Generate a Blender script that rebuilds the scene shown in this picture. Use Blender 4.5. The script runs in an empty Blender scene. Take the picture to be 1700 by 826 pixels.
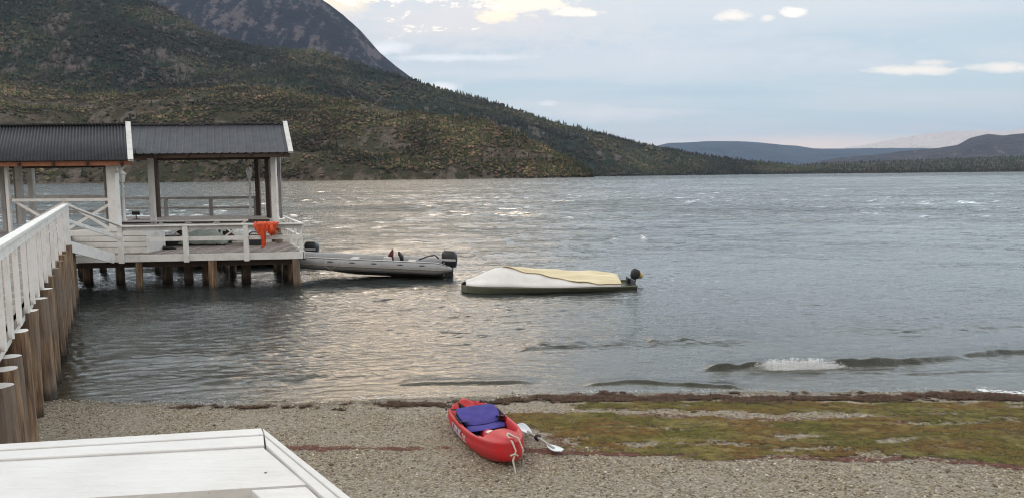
import bpy, math, random
import numpy as np
from mathutils import Vector, Matrix
R = math.radians
random.seed(7); RNG = np.random.default_rng(7)
S = bpy.context.scene
C = S.collection
# ------------------------------------------------------------------ camera
F = 1250.0; W0, H0 = 1700.0, 826.0
CAMH = 3.5; PITCH = R(5.5); ROLL = R(-0.62)
fw = Vector((0, math.cos(PITCH), -math.sin(PITCH)))
rt0 = Vector((1, 0, 0)); up0 = Vector((0, math.sin(PITCH), math.cos(PITCH)))
rt = rt0*math.cos(ROLL) + up0*math.sin(ROLL)
up = -rt0*math.sin(ROLL) + up0*math.cos(ROLL)
cd = bpy.data.cameras.new('camera'); cam = bpy.data.objects.new('camera', cd); C.objects.link(cam)
cam.matrix_world = Matrix(((rt.x, up.x, -fw.x, 0), (rt.y, up.y, -fw.y, 0), (rt.z, up.z, -fw.z, CAMH), (0, 0, 0, 1)))
cd.sensor_width = 36; cd.lens = F/W0*36; cd.clip_start = .1; cd.clip_end = 90000
S.camera = cam
def ray(px, py):
    return fw + rt*((px-W0/2)/F) + up*((H0/2-py)/F)
def te(px, py):
    d = ray(px, py); return d.x/d.y, d.z/d.y
def at(px, py, Y=None, z=None):
    d = ray(px, py)
    k = Y/d.y if Y is not None else (z-CAMH)/d.z
    return Vector((d.x*k, d.y*k, CAMH+d.z*k))
# ------------------------------------------------------------------ light
SUN_AZ, SUN_EL = R(-140), R(48)      # azimuth from +Y towards +X
w = bpy.data.worlds.new('World'); S.world = w; w.use_nodes = True
WT = w.node_tree; WT.nodes.clear()
class NG:
    def __init__(s, t): s.t = t
    def n(s, kind, **kw):
        nd = s.t.nodes.new(kind)
        for k, v in kw.items():
            if k == 'inp':
                for a, b in v.items():
                    if hasattr(b, 'is_output') or isinstance(b, bpy.types.NodeSocket): s.t.links.new(b, nd.inputs[a])
                    else: nd.inputs[a].default_value = b
            else: setattr(nd, k, v)
        return nd
    def m(s, op, a, b=None, c=None, clamp=False):
        nd = s.t.nodes.new('ShaderNodeMath'); nd.operation = op; nd.use_clamp = clamp
        for i, v in enumerate((a, b, c)):
            if v is None: continue
            if isinstance(v, bpy.types.NodeSocket): s.t.links.new(v, nd.inputs[i])
            else: nd.inputs[i].default_value = v
        return nd.outputs[0]
    def mix(s, f, a, b, blend='MIX'):
        nd = s.t.nodes.new('ShaderNodeMix'); nd.data_type = 'RGBA'; nd.blend_type = blend
        for k, v in ((0, f), (6, a), (7, b)):
            if isinstance(v, bpy.types.NodeSocket): s.t.links.new(v, nd.inputs[k])
            else: nd.inputs[k].default_value = (*v, 1) if isinstance(v, tuple) and len(v) == 3 else v
        return nd.outputs[2]
    def ramp(s, f, pts, interp='LINEAR'):
        nd = s.t.nodes.new('ShaderNodeValToRGB'); cr = nd.color_ramp; cr.interpolation = interp
        while len(cr.elements) < len(pts): cr.elements.new(.5)
        for e, (p, c) in zip(cr.elements, pts):
            e.position = p; e.color = (*c, 1) if isinstance(c, tuple) else (c, c, c, 1)
        s.t.links.new(f, nd.inputs[0]); return nd.outputs[0]
    def noise(s, vec, scale, detail=4, rough=.55, dist=0):
        nd = s.n('ShaderNodeTexNoise'); nd.inputs['Scale'].default_value = scale; nd.inputs['Detail'].default_value = detail
        nd.inputs['Roughness'].default_value = rough; nd.inputs['Distortion'].default_value = dist
        s.t.links.new(vec, nd.inputs['Vector']); return nd.outputs[0]
    def mapv(s, vec, scale=(1, 1, 1), rot=(0, 0, 0), loc=(0, 0, 0)):
        nd = s.n('ShaderNodeMapping'); nd.inputs['Scale'].default_value = scale; nd.inputs['Rotation'].default_value = rot
        nd.inputs['Location'].default_value = loc
        s.t.links.new(vec, nd.inputs['Vector']); return nd.outputs[0]
g = NG(WT)
sky = g.n('ShaderNodeTexSky', sky_type='NISHITA', sun_disc=False, sun_elevation=SUN_EL, sun_rotation=SUN_AZ)
tc = g.n('ShaderNodeTexCoord').outputs['Generated']
sp = g.n('ShaderNodeSeparateXYZ', inp={0: tc})
X, Y_, Z = sp.outputs
yy = g.m('MAXIMUM', Y_, .05)
T = g.m('DIVIDE', X, yy); E = g.m('DIVIDE', Z, yy)
# overcast base colour by elevation
hz = g.mix(1.0, g.ramp(Z, [(0.0, (.31, .28, .245)), (.012, (.30, .285, .26)), (.04, (.27, .29, .30)), (.09, (.235, .275, .295)), (.16, (.225, .26, .29)), (.225, (.30, .31, .33)), (.30, (.72, .78, .86)), (.45, (.90, .96, 1.04)), (.65, (.48, .48, .48)), (1, (.27, .28, .30))]), (2.12, 2.2, 2.14), 'MULTIPLY')
zz = g.m('ADD', g.m('MAXIMUM', Z, 0), .10)
pu = g.m('DIVIDE', X, zz); pv = g.m('DIVIDE', Y_, zz)
cv = g.n('ShaderNodeCombineXYZ', inp={0: pu, 1: pv}).outputs[0]
n1 = g.noise(g.mapv(cv, (.35, .9, 1)), 1.0, 6, .55, .4)
band = g.ramp(n1, [(.40, 0.0), (.62, 1.0)])
col = g.mix(g.m('MULTIPLY', g.m('MULTIPLY', band, .75), g.m('LESS_THAN', Z, .27)), hz, (.68, .68, .68))
n2 = g.noise(g.mapv(cv, (.22, 1.3, 1), loc=(3, 1, 0)), 1.3, 7, .5, .3)
blue = g.ramp(n2, [(.50, 0.0), (.68, 1.0)])
col = g.mix(g.m('MULTIPLY', g.m('MULTIPLY', blue, .6), g.m('LESS_THAN', Z, .27)), col, (.40, .51, .60))
nish = g.mix(1.0, sky.outputs[0], (.10, .10, .10), 'MULTIPLY')
col = g.mix(.12, col, nish)
# single cloud patches: px, py, rx, ry, colour, sharpness
tcs = g.mapv(tc, (1, 1, 2.6)); nz = g.m('ADD', g.m('MULTIPLY', g.noise(tcs, 10, 4, .6, .6), .45), g.m('MULTIPLY', g.noise(tcs, 42, 7, .62, .5), .55))
nzf = g.m('MULTIPLY', g.m('SUBTRACT', nz, .5), 1.7)
def cloud(col, px, py, rx, ry, c, soft=.35, amp=2.2):
    t0, e0 = te(px, py); rx /= F; ry /= F
    a = g.m('DIVIDE', g.m('SUBTRACT', T, t0), rx); b = g.m('DIVIDE', g.m('SUBTRACT', E, e0), ry)
    d = g.m('SQRT', g.m('ADD', g.m('MULTIPLY', a, a), g.m('MULTIPLY', b, b)))
    d = g.m('ADD', d, g.m('MULTIPLY', nzf, amp))
    f = g.m('DIVIDE', g.m('SUBTRACT', 1.05, d), soft*1.7, clamp=True); f = g.m('MULTIPLY', f, g.m('SUBTRACT', 2.0, f))
    return g.mix(f, col, c)
LAV_ = (.56, .56, .62)
col = cloud(col, 1330, 242, 430, 20, (1.15, .84, .62), .9, .5)
col = cloud(col, 1000, 232, 300, 26, (.72, .70, .66), 1.2, .9)
col = cloud(col, 760, 35, 330, 60, (.70, .67, .66), 1.0, 1.4)
col = cloud(col, 1150, 95, 420, 45, (.64, .66, .69), 1.2, 1.4)
col = cloud(col, 1000, 190, 170, 14, (.74, .73, .72), .9, 1.2)
col = cloud(col, 760, 96, 130, 7, (.78, .79, .82), .9, 1.2)
col = cloud(col, 640, 80, 45, 12, (.80, .80, .82), .7, 1.2)
col = cloud(col, 735, 145, 32, 9, (.85, .83, .84), .6, 1.2)
col = cloud(col, 560, 5, 70, 26, (.98, .82, .62), .9, 1.4)
col = cloud(col, 825, 27, 40, 11, (1.0, .85, .66), .5, 2.0)
col = cloud(col, 880, 6, 75, 18, (1.05, .92, .74), .6, 2.0)
col = cloud(col, 950, 20, 50, 8, (1.05, .93, .78), .5, 1.8)
col = cloud(col, 1215, 26, 28, 11, (.90, .83, .76), .6, 2.2)
col = cloud(col, 1316, 20, 22, 9, (1.0, .93, .82), .5, 2.0)
col = cloud(col, 1275, 30, 12, 6, (.85, .81, .76), .7, 2.0)
col = cloud(col, 1515, 117, 75, 8, (.93, .86, .76), .6, 1.8)
col = cloud(col, 1555, 104, 38, 6, (.86, .80, .74), .7, 1.8)
col = cloud(col, 1665, 112, 70, 10, (.93, .86, .76), .6, 1.8)
col = cloud(col, 910, 172, 18, 5, (.80, .80, .80), .7, 1.6)
# glowing evening clouds above the mountain shoulder, out of frame
col = cloud(col, 640, -310, 330, 285, (6.8, 5.0, 3.2), 1.3, 1.0)
# the open, brighter half of the evening sky lies behind the viewer
back = g.m('MULTIPLY', g.m('SUBTRACT', .0, Y_), 1.6, clamp=True)
col = g.mix(back, col, (.66, .63, .60))
bg = g.n('ShaderNodeBackground', inp={0: col, 1: 1.0})
wo = g.n('ShaderNodeOutputWorld', inp={0: bg.outputs[0]})
sd = bpy.data.lights.new('sun', 'SUN'); sd.energy = .42; sd.angle = R(30); sd.color = (1, .93, .84)
so = bpy.data.objects.new('sun', sd); C.objects.link(so)
sv = Vector((math.sin(SUN_AZ)*math.cos(SUN_EL), math.cos(SUN_AZ)*math.cos(SUN_EL), math.sin(SUN_EL)))
so.rotation_euler = sv.to_track_quat('Z', 'Y').to_euler()
S.view_settings.view_transform = 'Standard'; S.view_settings.look = 'None'; S.view_settings.gamma = 1; S.view_settings.use_curve_mapping = False
S.view_settings.exposure = 0.45
S.render.engine = 'CYCLES'
cy = S.cycles; cy.filter_width = 1.1; cy.use_denoising = True; cy.max_bounces = 6; cy.transparent_max_bounces = 8; cy.volume_bounces = 0
cy.caustics_reflective = False; cy.caustics_refractive = False
# ------------------------------------------------------------------ helpers
def tag(o, label=None, cat=None, group=None, kind=None):
    for k, v in (('label', label), ('category', cat), ('group', group), ('kind', kind)):
        if v: o[k] = v
    return o
def empty(name, loc=(0, 0, 0), rz=0, **kw):
    o = bpy.data.objects.new(name, None); C.objects.link(o); o.location = loc; o.rotation_euler = (0, 0, rz)
    return tag(o, **kw)
class MB:
    """collects shapes; build() links them as one mesh object"""
    def __init__(s): s.v = []; s.f = []; s.mi = []; s.m = Matrix.Identity(4)
    def add(s, vs, fs, mi=0):
        b = len(s.v); s.v += [s.m @ Vector(v) for v in vs]; s.f += [tuple(b+i for i in f) for f in fs]; s.mi += [mi]*len(fs)
    def box(s, a, b, mi=0):
        x0, y0, z0 = a; x1, y1, z1 = b
        s.add([(x0,y0,z0),(x1,y0,z0),(x1,y1,z0),(x0,y1,z0),(x0,y0,z1),(x1,y0,z1),(x1,y1,z1),(x0,y1,z1)],
              [(0,3,2,1),(4,5,6,7),(0,1,5,4),(1,2,6,5),(2,3,7,6),(3,0,4,7)], mi)
    def bar(s, p, q, wd, ht, mi=0, upv=(0, 0, 1)):
        """beam from p to q, wd across (horizontal), ht along upv"""
        p = Vector(p); q = Vector(q); d = (q-p).normalized(); u = Vector(upv)
        if abs(d.dot(u)) > .98: u = Vector((0, 1, 0))
        sd_ = d.cross(u).normalized(); u = sd_.cross(d).normalized()
        vs = []
        for e in (p, q):
            for a, b in ((-1, -1), (1, -1), (1, 1), (-1, 1)): vs.append(e+sd_*(a*wd/2)+u*(b*ht/2))
        s.add(vs, [(0,1,2,3),(7,6,5,4),(0,4,5,1),(1,5,6,2),(2,6,7,3),(3,7,4,0)], mi)
    def prism(s, poly, dz, mi=0):
        """polygon (3d points) extruded down by dz"""
        n = len(poly); vs = [Vector(p) for p in poly]+[Vector(p)-Vector((0, 0, dz)) for p in poly]
        s.add(vs, [tuple(range(n)), tuple(range(2*n-1, n-1, -1))]+[(i, n+i, n+(i+1) % n, (i+1) % n) for i in range(n)], mi)
    def tube(s, pts, rad, seg=10, cap=True, mi=0, squash=1.0):
        pts = [Vector(p) for p in pts]; n = len(pts)
        if not hasattr(rad, '__len__'): rad = [rad]*n
        rings = []; pu_ = None
        for i, p in enumerate(pts):
            d = (pts[min(i+1, n-1)]-pts[max(i-1, 0)]).normalized()
            if pu_ is None: pu_ = Vector((0, 0, 1)) if abs(d.z) < .9 else Vector((0, 1, 0))
            a = d.cross(pu_).normalized(); b = a.cross(d).normalized(); pu_ = b
            rings.append([p+(a*math.cos(2*math.pi*k/seg)+b*math.sin(2*math.pi*k/seg)*squash)*rad[i] for k in range(seg)])
        vs = [v for r in rings for v in r]
        fs = [(i*seg+k, i*seg+(k+1) % seg, (i+1)*seg+(k+1) % seg, (i+1)*seg+k) for i in range(n-1) for k in range(seg)]
        if cap: fs += [tuple(range(seg-1, -1, -1)), tuple((n-1)*seg+k for k in range(seg))]
        s.add(vs, fs, mi)
    def lathe(s, prof, seg=16, mi=0, c=(0, 0, 0)):
        vs = [(c[0]+r*math.cos(2*math.pi*k/seg), c[1]+r*math.sin(2*math.pi*k/seg), c[2]+z) for r, z in prof for k in range(seg)]
        n = len(prof)
        fs = [(i*seg+k, i*seg+(k+1) % seg, (i+1)*seg+(k+1) % seg, (i+1)*seg+k) for i in range(n-1) for k in range(seg)]
        fs += [tuple(range(seg-1, -1, -1)), tuple((n-1)*seg+k for k in range(seg))]
        s.add(vs, fs, mi)
    def grid(s, P, mi=0, closed=False):
        n = len(P); m = len(P[0])
        s.add([p for r in P for p in r], [(i*m+k, i*m+(k+1) % m, (i+1)*m+(k+1) % m, (i+1)*m+k) for i in range(n-1) for k in range(m if closed else m-1)], mi)
    def build(s, name, mats, parent=None, smooth=False, bevel=0, sub=0, solid=0):
        me = bpy.data.meshes.new(name); me.from_pydata(s.v, [], s.f)
        if not isinstance(mats, (list, tuple)): mats = [mats]
        for m_ in mats: me.materials.append(m_)
        me.polygons.foreach_set('material_index', s.mi)
        if smooth: me.polygons.foreach_set('use_smooth', [True]*len(s.f))
        me.update()
        o = bpy.data.objects.new(name, me); C.objects.link(o)
        if parent is not None:
            o.parent = parent
        if solid:
            k = o.modifiers.new('solid', 'SOLIDIFY'); k.thickness = solid; k.offset = 0
        if bevel:
            k = o.modifiers.new('bevel', 'BEVEL'); k.width = bevel; k.segments = 2; k.limit_method = 'ANGLE'
        if sub:
            k = o.modifiers.new('sub', 'SUBSURF'); k.levels = sub; k.render_levels = sub
        return o
def npmesh(name, V, Q, mat, attrs={}, smooth=True, tri=False):
    me = bpy.data.meshes.new(name); k = 3 if tri else 4
    me.vertices.add(len(V)); me.vertices.foreach_set('co', np.ascontiguousarray(V, dtype=np.float32).ravel())
    me.loops.add(len(Q)*k); me.loops.foreach_set('vertex_index', np.ascontiguousarray(Q, dtype=np.int32).ravel())
    me.polygons.add(len(Q)); me.polygons.foreach_set('loop_start', np.arange(0, len(Q)*k, k, dtype=np.int32))
    me.polygons.foreach_set('loop_total', np.full(len(Q), k, dtype=np.int32))
    me.polygons.foreach_set('use_smooth', np.full(len(Q), smooth))
    for nme, a in attrs.items():
        if a.ndim == 1:
            at_ = me.attributes.new(nme, 'FLOAT', 'POINT'); at_.data.foreach_set('value', a.astype(np.float32))
        else:
            at_ = me.attributes.new(nme, 'FLOAT_COLOR', 'POINT'); at_.data.foreach_set('color', np.ascontiguousarray(a, dtype=np.float32).ravel())
    me.update(calc_edges=True); me.validate()
    me.materials.append(mat); o = bpy.data.objects.new(name, me); C.objects.link(o); return o
def gridquads(nr, nc):
    i = np.arange(nr-1)[:, None]*nc+np.arange(nc-1)[None, :]
    return np.stack([i, i+1, i+nc+1, i+nc], -1).reshape(-1, 4)
PERM = np.random.default_rng(3).random((256, 256)).astype(np.float64)
def vn(x, y):
    xi = np.floor(x).astype(int); yi = np.floor(y).astype(int); u = x-xi; v = y-yi
    u = u*u*(3-2*u); v = v*v*(3-2*v)
    a = PERM[xi & 255, yi & 255]; b = PERM[(xi+1) & 255, yi & 255]; c = PERM[xi & 255, (yi+1) & 255]; d = PERM[(xi+1) & 255, (yi+1) & 255]
    return (a*(1-u)+b*u)*(1-v)+(c*(1-u)+d*u)*v
def fbm(x, y, o=5, g_=.5, lac=2.03):
    s = 0; a = 1; t = 0
    for i in range(o):
        s = s+a*(vn(x+17.3*i, y+9.1*i)-.5)*2; t += a; a *= g_; x = x*lac; y = y*lac
    return s/t
def ridged(x, y, o=5):
    s = 0; a = 1; t = 0
    for i in range(o):
        s = s+a*(1-abs(vn(x+7.3*i, y+3.1*i)-.5)*4); t += a; a *= .5; x = x*2.1; y = y*2.1
    return s/t
# ------------------------------------------------------------------ materials
def newmat(name):
    m_ = bpy.data.materials.new(name); m_.use_nodes = True; m_.node_tree.nodes.clear()
    return m_, NG(m_.node_tree)
def finish(g, col, rough=.6, bump=None, bstr=.3, bdist=.01, metal=0, spec=.5, **kw):
    p = g.n('ShaderNodeBsdfPrincipled')
    for k, v in (('Base Color', col), ('Roughness', rough), ('Metallic', metal), ('Specular IOR Level', spec)):
        if isinstance(v, bpy.types.NodeSocket): g.t.links.new(v, p.inputs[k])
        else: p.inputs[k].default_value = (*v, 1) if isinstance(v, tuple) else v
    for k, v in kw.items(): p.inputs[k].default_value = v
    if bump is not None:
        b = g.n('ShaderNodeBump', inp={'Height': bump, 'Strength': bstr, 'Distance': bdist}); g.t.links.new(b.outputs[0], p.inputs['Normal'])
    g.n('ShaderNodeOutputMaterial', inp={0: p.outputs[0]}); return p
def simple(name, c1, c2=None, rough=.6, scale=6, stretch=(1, 1, 1), bstr=.25, bdist=.004, bscale=None, metal=0, spec=.5, lo=.35, hi=.7):
    m_, g = newmat(name); pos = g.n('ShaderNodeTexCoord').outputs['Object']
    v = g.mapv(pos, stretch); n = g.noise(v, scale, 6, .6)
    c2 = c2 or tuple(x*.75 for x in c1)
    f = g.ramp(n, [(lo, 0.0), (hi, 1.0)]); col = g.mix(f, c1, c2)
    b = g.noise(v, bscale or scale*4, 5, .6)
    finish(g, col, rough, b, bstr, bdist, metal, spec); return m_
M = {}
def white_paint(name, dirt=.3, base=(.78, .76, .73)):
    m_, g = newmat(name); pos = g.n('ShaderNodeNewGeometry').outputs['Position']
    n = g.noise(pos, 3.2, 7, .65); f = g.ramp(n, [(.48, 0.0), (.72, 1.0)])
    col = g.mix(g.m('MULTIPLY', f, dirt), base, (.42, .38, .33))
    sc = g.noise(pos, 45, 3, .6); f2 = g.ramp(sc, [(.66, 0.0), (.74, 1.0)])
    col = g.mix(g.m('MULTIPLY', f2, dirt*1.2), col, (.30, .24, .19))
    gr = g.noise(g.mapv(pos, (2, 30, 30), rot=(0, 0, .1)), 3, 4, .6)
    finish(g, col, .55, gr, .3, .004); return m_
M['white'] = white_paint('white_paint', .5)
M['white_old'] = white_paint('worn_white_paint', .8, (.68, .66, .63))
def table_mat():
    m_, g = newmat('table_paint'); pos = g.n('ShaderNodeNewGeometry').outputs['Position']
    v = g.mapv(pos, (5, 60, 20), rot=(0, 0, R(-3)))
    wv = g.noise(v, 1.2, 5, .6, 2.0); n = g.noise(pos, 4, 6, .6)
    col = g.mix(g.ramp(n, [(.4, 0.0), (.75, 1.0)]), (.72, .70, .68), (.64, .615, .59))
    sp_ = g.noise(pos, 90, 2, .5); col = g.mix(g.ramp(sp_, [(.74, 0.0), (.78, .6)]), col, (.35, .27, .2))
    finish(g, col, .45, wv, .6, .006); return m_
M['table'] = table_mat()
def pile_mat():
    m_, g = newmat('log_wood'); tcn = g.n('ShaderNodeNewGeometry').outputs['Position']
    v = g.mapv(tcn, (1, 1, .09)); n = g.noise(v, 16, 7, .62); n2 = g.noise(v, 70, 4, .6); n3 = g.noise(g.mapv(tcn, (1, 1, .35)), 2.2, 4, .5)
    col = g.ramp(n, [(.30, (.045, .028, .018)), (.46, (.16, .095, .055)), (.60, (.30, .195, .115)), (.75, (.38, .285, .19))])
    col = g.mix(g.ramp(n3, [(.42, 0.0), (.62, .8)]), col, (.19, .15, .12))
    z = g.n('ShaderNodeSeparateXYZ', inp={0: tcn}).outputs[2]
    wet = g.ramp(g.m('ADD', z, g.m('MULTIPLY', n, .25)), [(.22, 1.0), (.38, 0.0)])
    ongr = wet
    col = g.mix(g.m('MULTIPLY', ongr, .8), col, (.018, .014, .010))
    finish(g, col, .8, g.m('ADD', n, g.m('MULTIPLY', n2, .4)), .9, .03); return m_
M['pile'] = pile_mat()
def deck_mat():
    m_, g = newmat('deck_boards'); pos = g.n('ShaderNodeNewGeometry').outputs['Position']
    sep = g.n('ShaderNodeSeparateXYZ', inp={0: pos})
    fr = g.m('FRACT', g.m('MULTIPLY', sep.outputs[0], 7.0)); gap = g.m('LESS_THAN', fr, .08)
    cell = g.m('FLOOR', g.m('MULTIPLY', sep.outputs[0], 7.0))
    wn = g.n('ShaderNodeTexWhiteNoise', noise_dimensions='1D', inp={'W': cell}).outputs[0]
    n = g.noise(g.mapv(pos, (8, 1, 1)), 3, 6, .6)
    col = g.ramp(g.m('ADD', g.m('MULTIPLY', n, .7), g.m('MULTIPLY', wn, .3)), [(.3, (.13, .10, .09)), (.5, (.24, .20, .18)), (.75, (.36, .32, .30))])
    col = g.mix(gap, col, (.03, .025, .02))
    finish(g, col, .8, n, .4, .01); return m_
M['deck'] = deck_mat()
M['dark_timber'] = simple('dark_timber', (.09, .055, .04), (.05, .035, .028), .8, 8)
M['orange_timber'] = simple('varnished_timber', (.30, .11, .045), (.17, .06, .03), .6, 8)
M['grey_timber'] = simple('grey_weathered_timber', (.40, .38, .36), (.24, .225, .21), .8, 9, (1, 1, .2))
M['roof'] = simple('dark_roof_sheet', (.036, .037, .044), (.052, .053, .060), .6, 3, spec=.3, metal=.0, bstr=.05)
M['roof2'] = simple('dark_seam_sheet', (.058, .061, .073), (.085, .088, .10), .55, 2.5, bstr=.05, spec=.3)
M['red'] = simple('red_plastic', (.56, .010, .018), (.44, .010, .016), .42, 5, bstr=.12, bdist=.003, spec=.35)
def scuffed_red():
    m_, g = newmat('scuffed_red_plastic'); pos = g.n('ShaderNodeTexCoord').outputs['Object']
    n = g.noise(pos, 5, 6, .65); sc = g.noise(g.mapv(pos, (1.2, 12, 12)), 7, 5, .65); z = g.n('ShaderNodeSeparateXYZ', inp={0: pos}).outputs[2]
    c = g.mix(g.ramp(n, [(.35, 0.0), (.7, 1.0)]), (.54, .012, .02), (.43, .012, .018))
    c = g.mix(g.ramp(sc, [(.60, 0.0), (.70, .45)]), c, (.55, .20, .17))
    dust = g.m('MULTIPLY', g.ramp(z, [(.03, .75), (.13, .10)]), g.ramp(n, [(.35, .3), (.6, 1.0)]))
    c = g.mix(dust, c, (.25, .19, .14))
    finish(g, c, g.m('ADD', .40, g.m('MULTIPLY', n, .25)), sc, .15, .003, spec=.35); return m_
M['red'] = scuffed_red()
M['purple'] = simple('purple_fabric', (.055, .04, .26), (.035, .026, .17), .85, 7, bstr=.5, bdist=.006, bscale=14)
M['black'] = simple('black_plastic', (.014, .014, .016), (.03, .03, .03), .35, 9, bstr=.05)
M['black_fabric'] = simple('black_webbing', (.02, .02, .022), (.035, .035, .035), .85, 20)
M['silver'] = simple('silver_trim', (.5, .5, .5), (.38, .38, .38), .35, 9, bstr=.05)
M['tube'] = simple('grey_rubber_tube', (.33, .33, .335), (.25, .245, .24), .5, 2.2, bstr=.1)
M['tube_dark'] = simple('dark_rubber_strip', (.06, .065, .075), (.10, .10, .11), .6, 6)
M['tan_strip'] = simple('tan_rubbing_strip', (.30, .26, .20), (.2, .17, .13), .6, 6)
M['hull_dark'] = simple('stained_hull', (.16, .13, .11), (.08, .07, .06), .5, 2.5, bstr=.1)
M['olive'] = simple('olive_hull', (.19, .195, .135), (.13, .135, .095), .6, 1.6, bstr=.1)
M['canvas'] = simple('white_canvas', (.76, .73, .70), (.64, .61, .57), .75, 2.2, bstr=.3, bdist=.02, bscale=3.5)
M['tarp'] = simple('cream_tarpaulin', (.76, .66, .44), (.66, .54, .33), .65, 2.5, (.4, 1, 1), bstr=.6, bdist=.03, bscale=5)
M['orange'] = simple('orange_oilskin', (.78, .10, .018), (.55, .055, .012), .5, 7, bstr=.6, bdist=.012, bscale=14)
M['paddle_white'] = simple('pale_paddle_blade', (.62, .68, .72), (.5, .55, .6), .35, 5, bstr=.05)
M['shaft'] = simple('grey_paddle_shaft', (.42, .41, .38), (.3, .29, .27), .4, 5, bstr=.05)
M['rope'] = simple('pale_rope', (.62, .56, .47), (.42, .36, .28), .9, 60, bstr=.8, bscale=120)
M['buoy'] = simple('cream_float', (.62, .48, .24), (.5, .36, .17), .5, 6)
M['lamp_glass'] = simple('frosted_lamp_glass', (.80, .80, .80), (.7, .7, .7), .2, 6)
M['leaf'] = simple('leaf_green', (.06, .085, .025), (.10, .11, .04), .6, 15)
M['terracotta'] = simple('pot_brown', (.15, .11, .07), None, .8, 8)
M['redthing'] = simple('dark_red_cloth', (.10, .014, .018), (.05, .010, .012), .8, 12)
M['letter'] = simple('pale_blue_lettering', (.62, .68, .85), (.42, .5, .75), .5, 30, bstr=.05)
M['greycover'] = simple('grey_green_cover', (.26, .30, .27), (.18, .21, .19), .7, 6)
def attr_mat(name, rough=.9, spec=.2, gain=1.0, bscale=0, bdist=.02):
    m_, g = newmat(name); a = g.n('ShaderNodeAttribute', attribute_name='tint').outputs[0]
    b = None
    if bscale: b = g.noise(g.n('ShaderNodeNewGeometry').outputs['Position'], bscale, 5, .6)
    finish(g, a, rough, b, .5, bdist, spec=spec); return m_
M['foliage'] = attr_mat('far_foliage')
M['weed'] = attr_mat('weed_tufts', .75, .3)
M['stone'] = attr_mat('pebble_stone', .75, .35)
# ------------------------------------------------------------------ ground (beach and lake bed)
shore_px = [(-400, 640), (-100, 652), (85, 662), (200, 669), (400, 670), (520, 668), (600, 664), (700, 660), (800, 658), (1000, 652), (1300, 650), (1600, 649), (1700, 655), (1900, 668), (2300, 700)]
SH = np.array([[at(*p, z=0).x, at(*p, z=0).y] for p in shore_px])
def shoreY(x): return np.interp(x, SH[:, 0], SH[:, 1])
def gz(x, y):
    x = np.asarray(x, float); y = np.asarray(y, float)
    d = shoreY(x)-y
    dry = .085*np.minimum(d, 6.5)
    wet = np.where(d > -1.0, .07*d, -.07+.055*(d+1.0)); wet = np.maximum(wet, -3.2)
    n = fbm(x*.9, y*1.3, 3)*.02*np.clip(np.abs(d)*.8+.25, 0, 1)+fbm(x*5, y*6, 2)*.004
    return np.where(d > 0, dry, wet)+n
def gzs(x, y): return float(gz(np.array([x]), np.array([y]))[0])
def axis(segs):
    out = []
    for a, b, s in segs: out += list(np.arange(a, b, s))
    out.append(segs[-1][1]); return np.array(out)
gx = axis([(-60000, -6000, 9000), (-6000, -600, 1200), (-600, -40, 80), (-40, -9, 1.5), (-9, 9.5, .024), (9.5, 40, 1.5), (40, 600, 80), (600, 6000, 1200), (6000, 60000, 9000)])
gy = axis([(-3000, -50, 500), (-50, 2, 4), (2, 6, .3), (6, 12.6, .024), (12.6, 22, .2), (22, 70, 4), (70, 1000, 90), (1000, 40000, 3000)])
GX, GY = np.meshgrid(gx, gy)
GZ = gz(GX, GY)
def wpoly(pts, z=.12): return np.array([[at(px, py, z=z).x, at(px, py, z=z).y] for px, py in pts])
def sdpoly(P, x, y):
    """signed distance to polygon, positive inside"""
    n = len(P); d = np.full(x.shape, 1e9); ins = np.zeros(x.shape, bool)
    for i in range(n):
        a = P[i]; b = P[(i+1) % n]; e = b-a
        wx = x-a[0]; wy = y-a[1]; t = np.clip((wx*e[0]+wy*e[1])/(e @ e), 0, 1)
        d = np.minimum(d, np.hypot(wx-e[0]*t, wy-e[1]*t))
        c = ((a[1] > y) != (b[1] > y)) & (x < (b[0]-a[0])*(y-a[1])/(b[1]-a[1]+1e-12)+a[0]); ins ^= c
    return np.where(ins, d, -d)
def sdline(P, x, y):
    d = np.full(x.shape, 1e9)
    for i in range(len(P)-1):
        a = P[i]; b = P[i+1]; e = b-a; wx = x-a[0]; wy = y-a[1]; t = np.clip((wx*e[0]+wy*e[1])/(e @ e), 0, 1)
        d = np.minimum(d, np.hypot(wx-e[0]*t, wy-e[1]*t))
    return d
moss_main = wpoly([(826, 690), (900, 686), (1000, 690), (1100, 691), (1250, 700), (1400, 702), (1540, 694), (1560, 680), (1700, 676), (2000, 665), (2100, 810), (1700, 799), (1500, 788), (1300, 784), (1100, 776), (960, 768), (930, 752), (915, 728), (885, 714), (845, 702)])
moss_top = wpoly([(940, 668), (1100, 660), (1300, 661), (1500, 662), (1600, 662), (2000, 664), (2000, 690), (1560, 692), (1300, 686), (1100, 680), (1000, 677)])
bare1 = wpoly([(1290, 738), (1330, 734), (1360, 739), (1320, 743)])
wrack_line = wpoly([(250, 672), (400, 674), (520, 674), (620, 671), (740, 674), (860, 664), (1000, 662), (1150, 663), (1300, 664), (1450, 662), (1600, 659), (1700, 664), (1900, 680)], .03)
red_line = wpoly([(470, 758), (560, 759), (640, 760), (720, 760), (800, 766), (960, 771), (1060, 776), (1200, 784), (1320, 790), (1500, 796), (1700, 806), (1900, 815)])
red_line2 = wpoly([(1250, 702), (1330, 706), (1420, 712), (1500, 708)])
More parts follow.
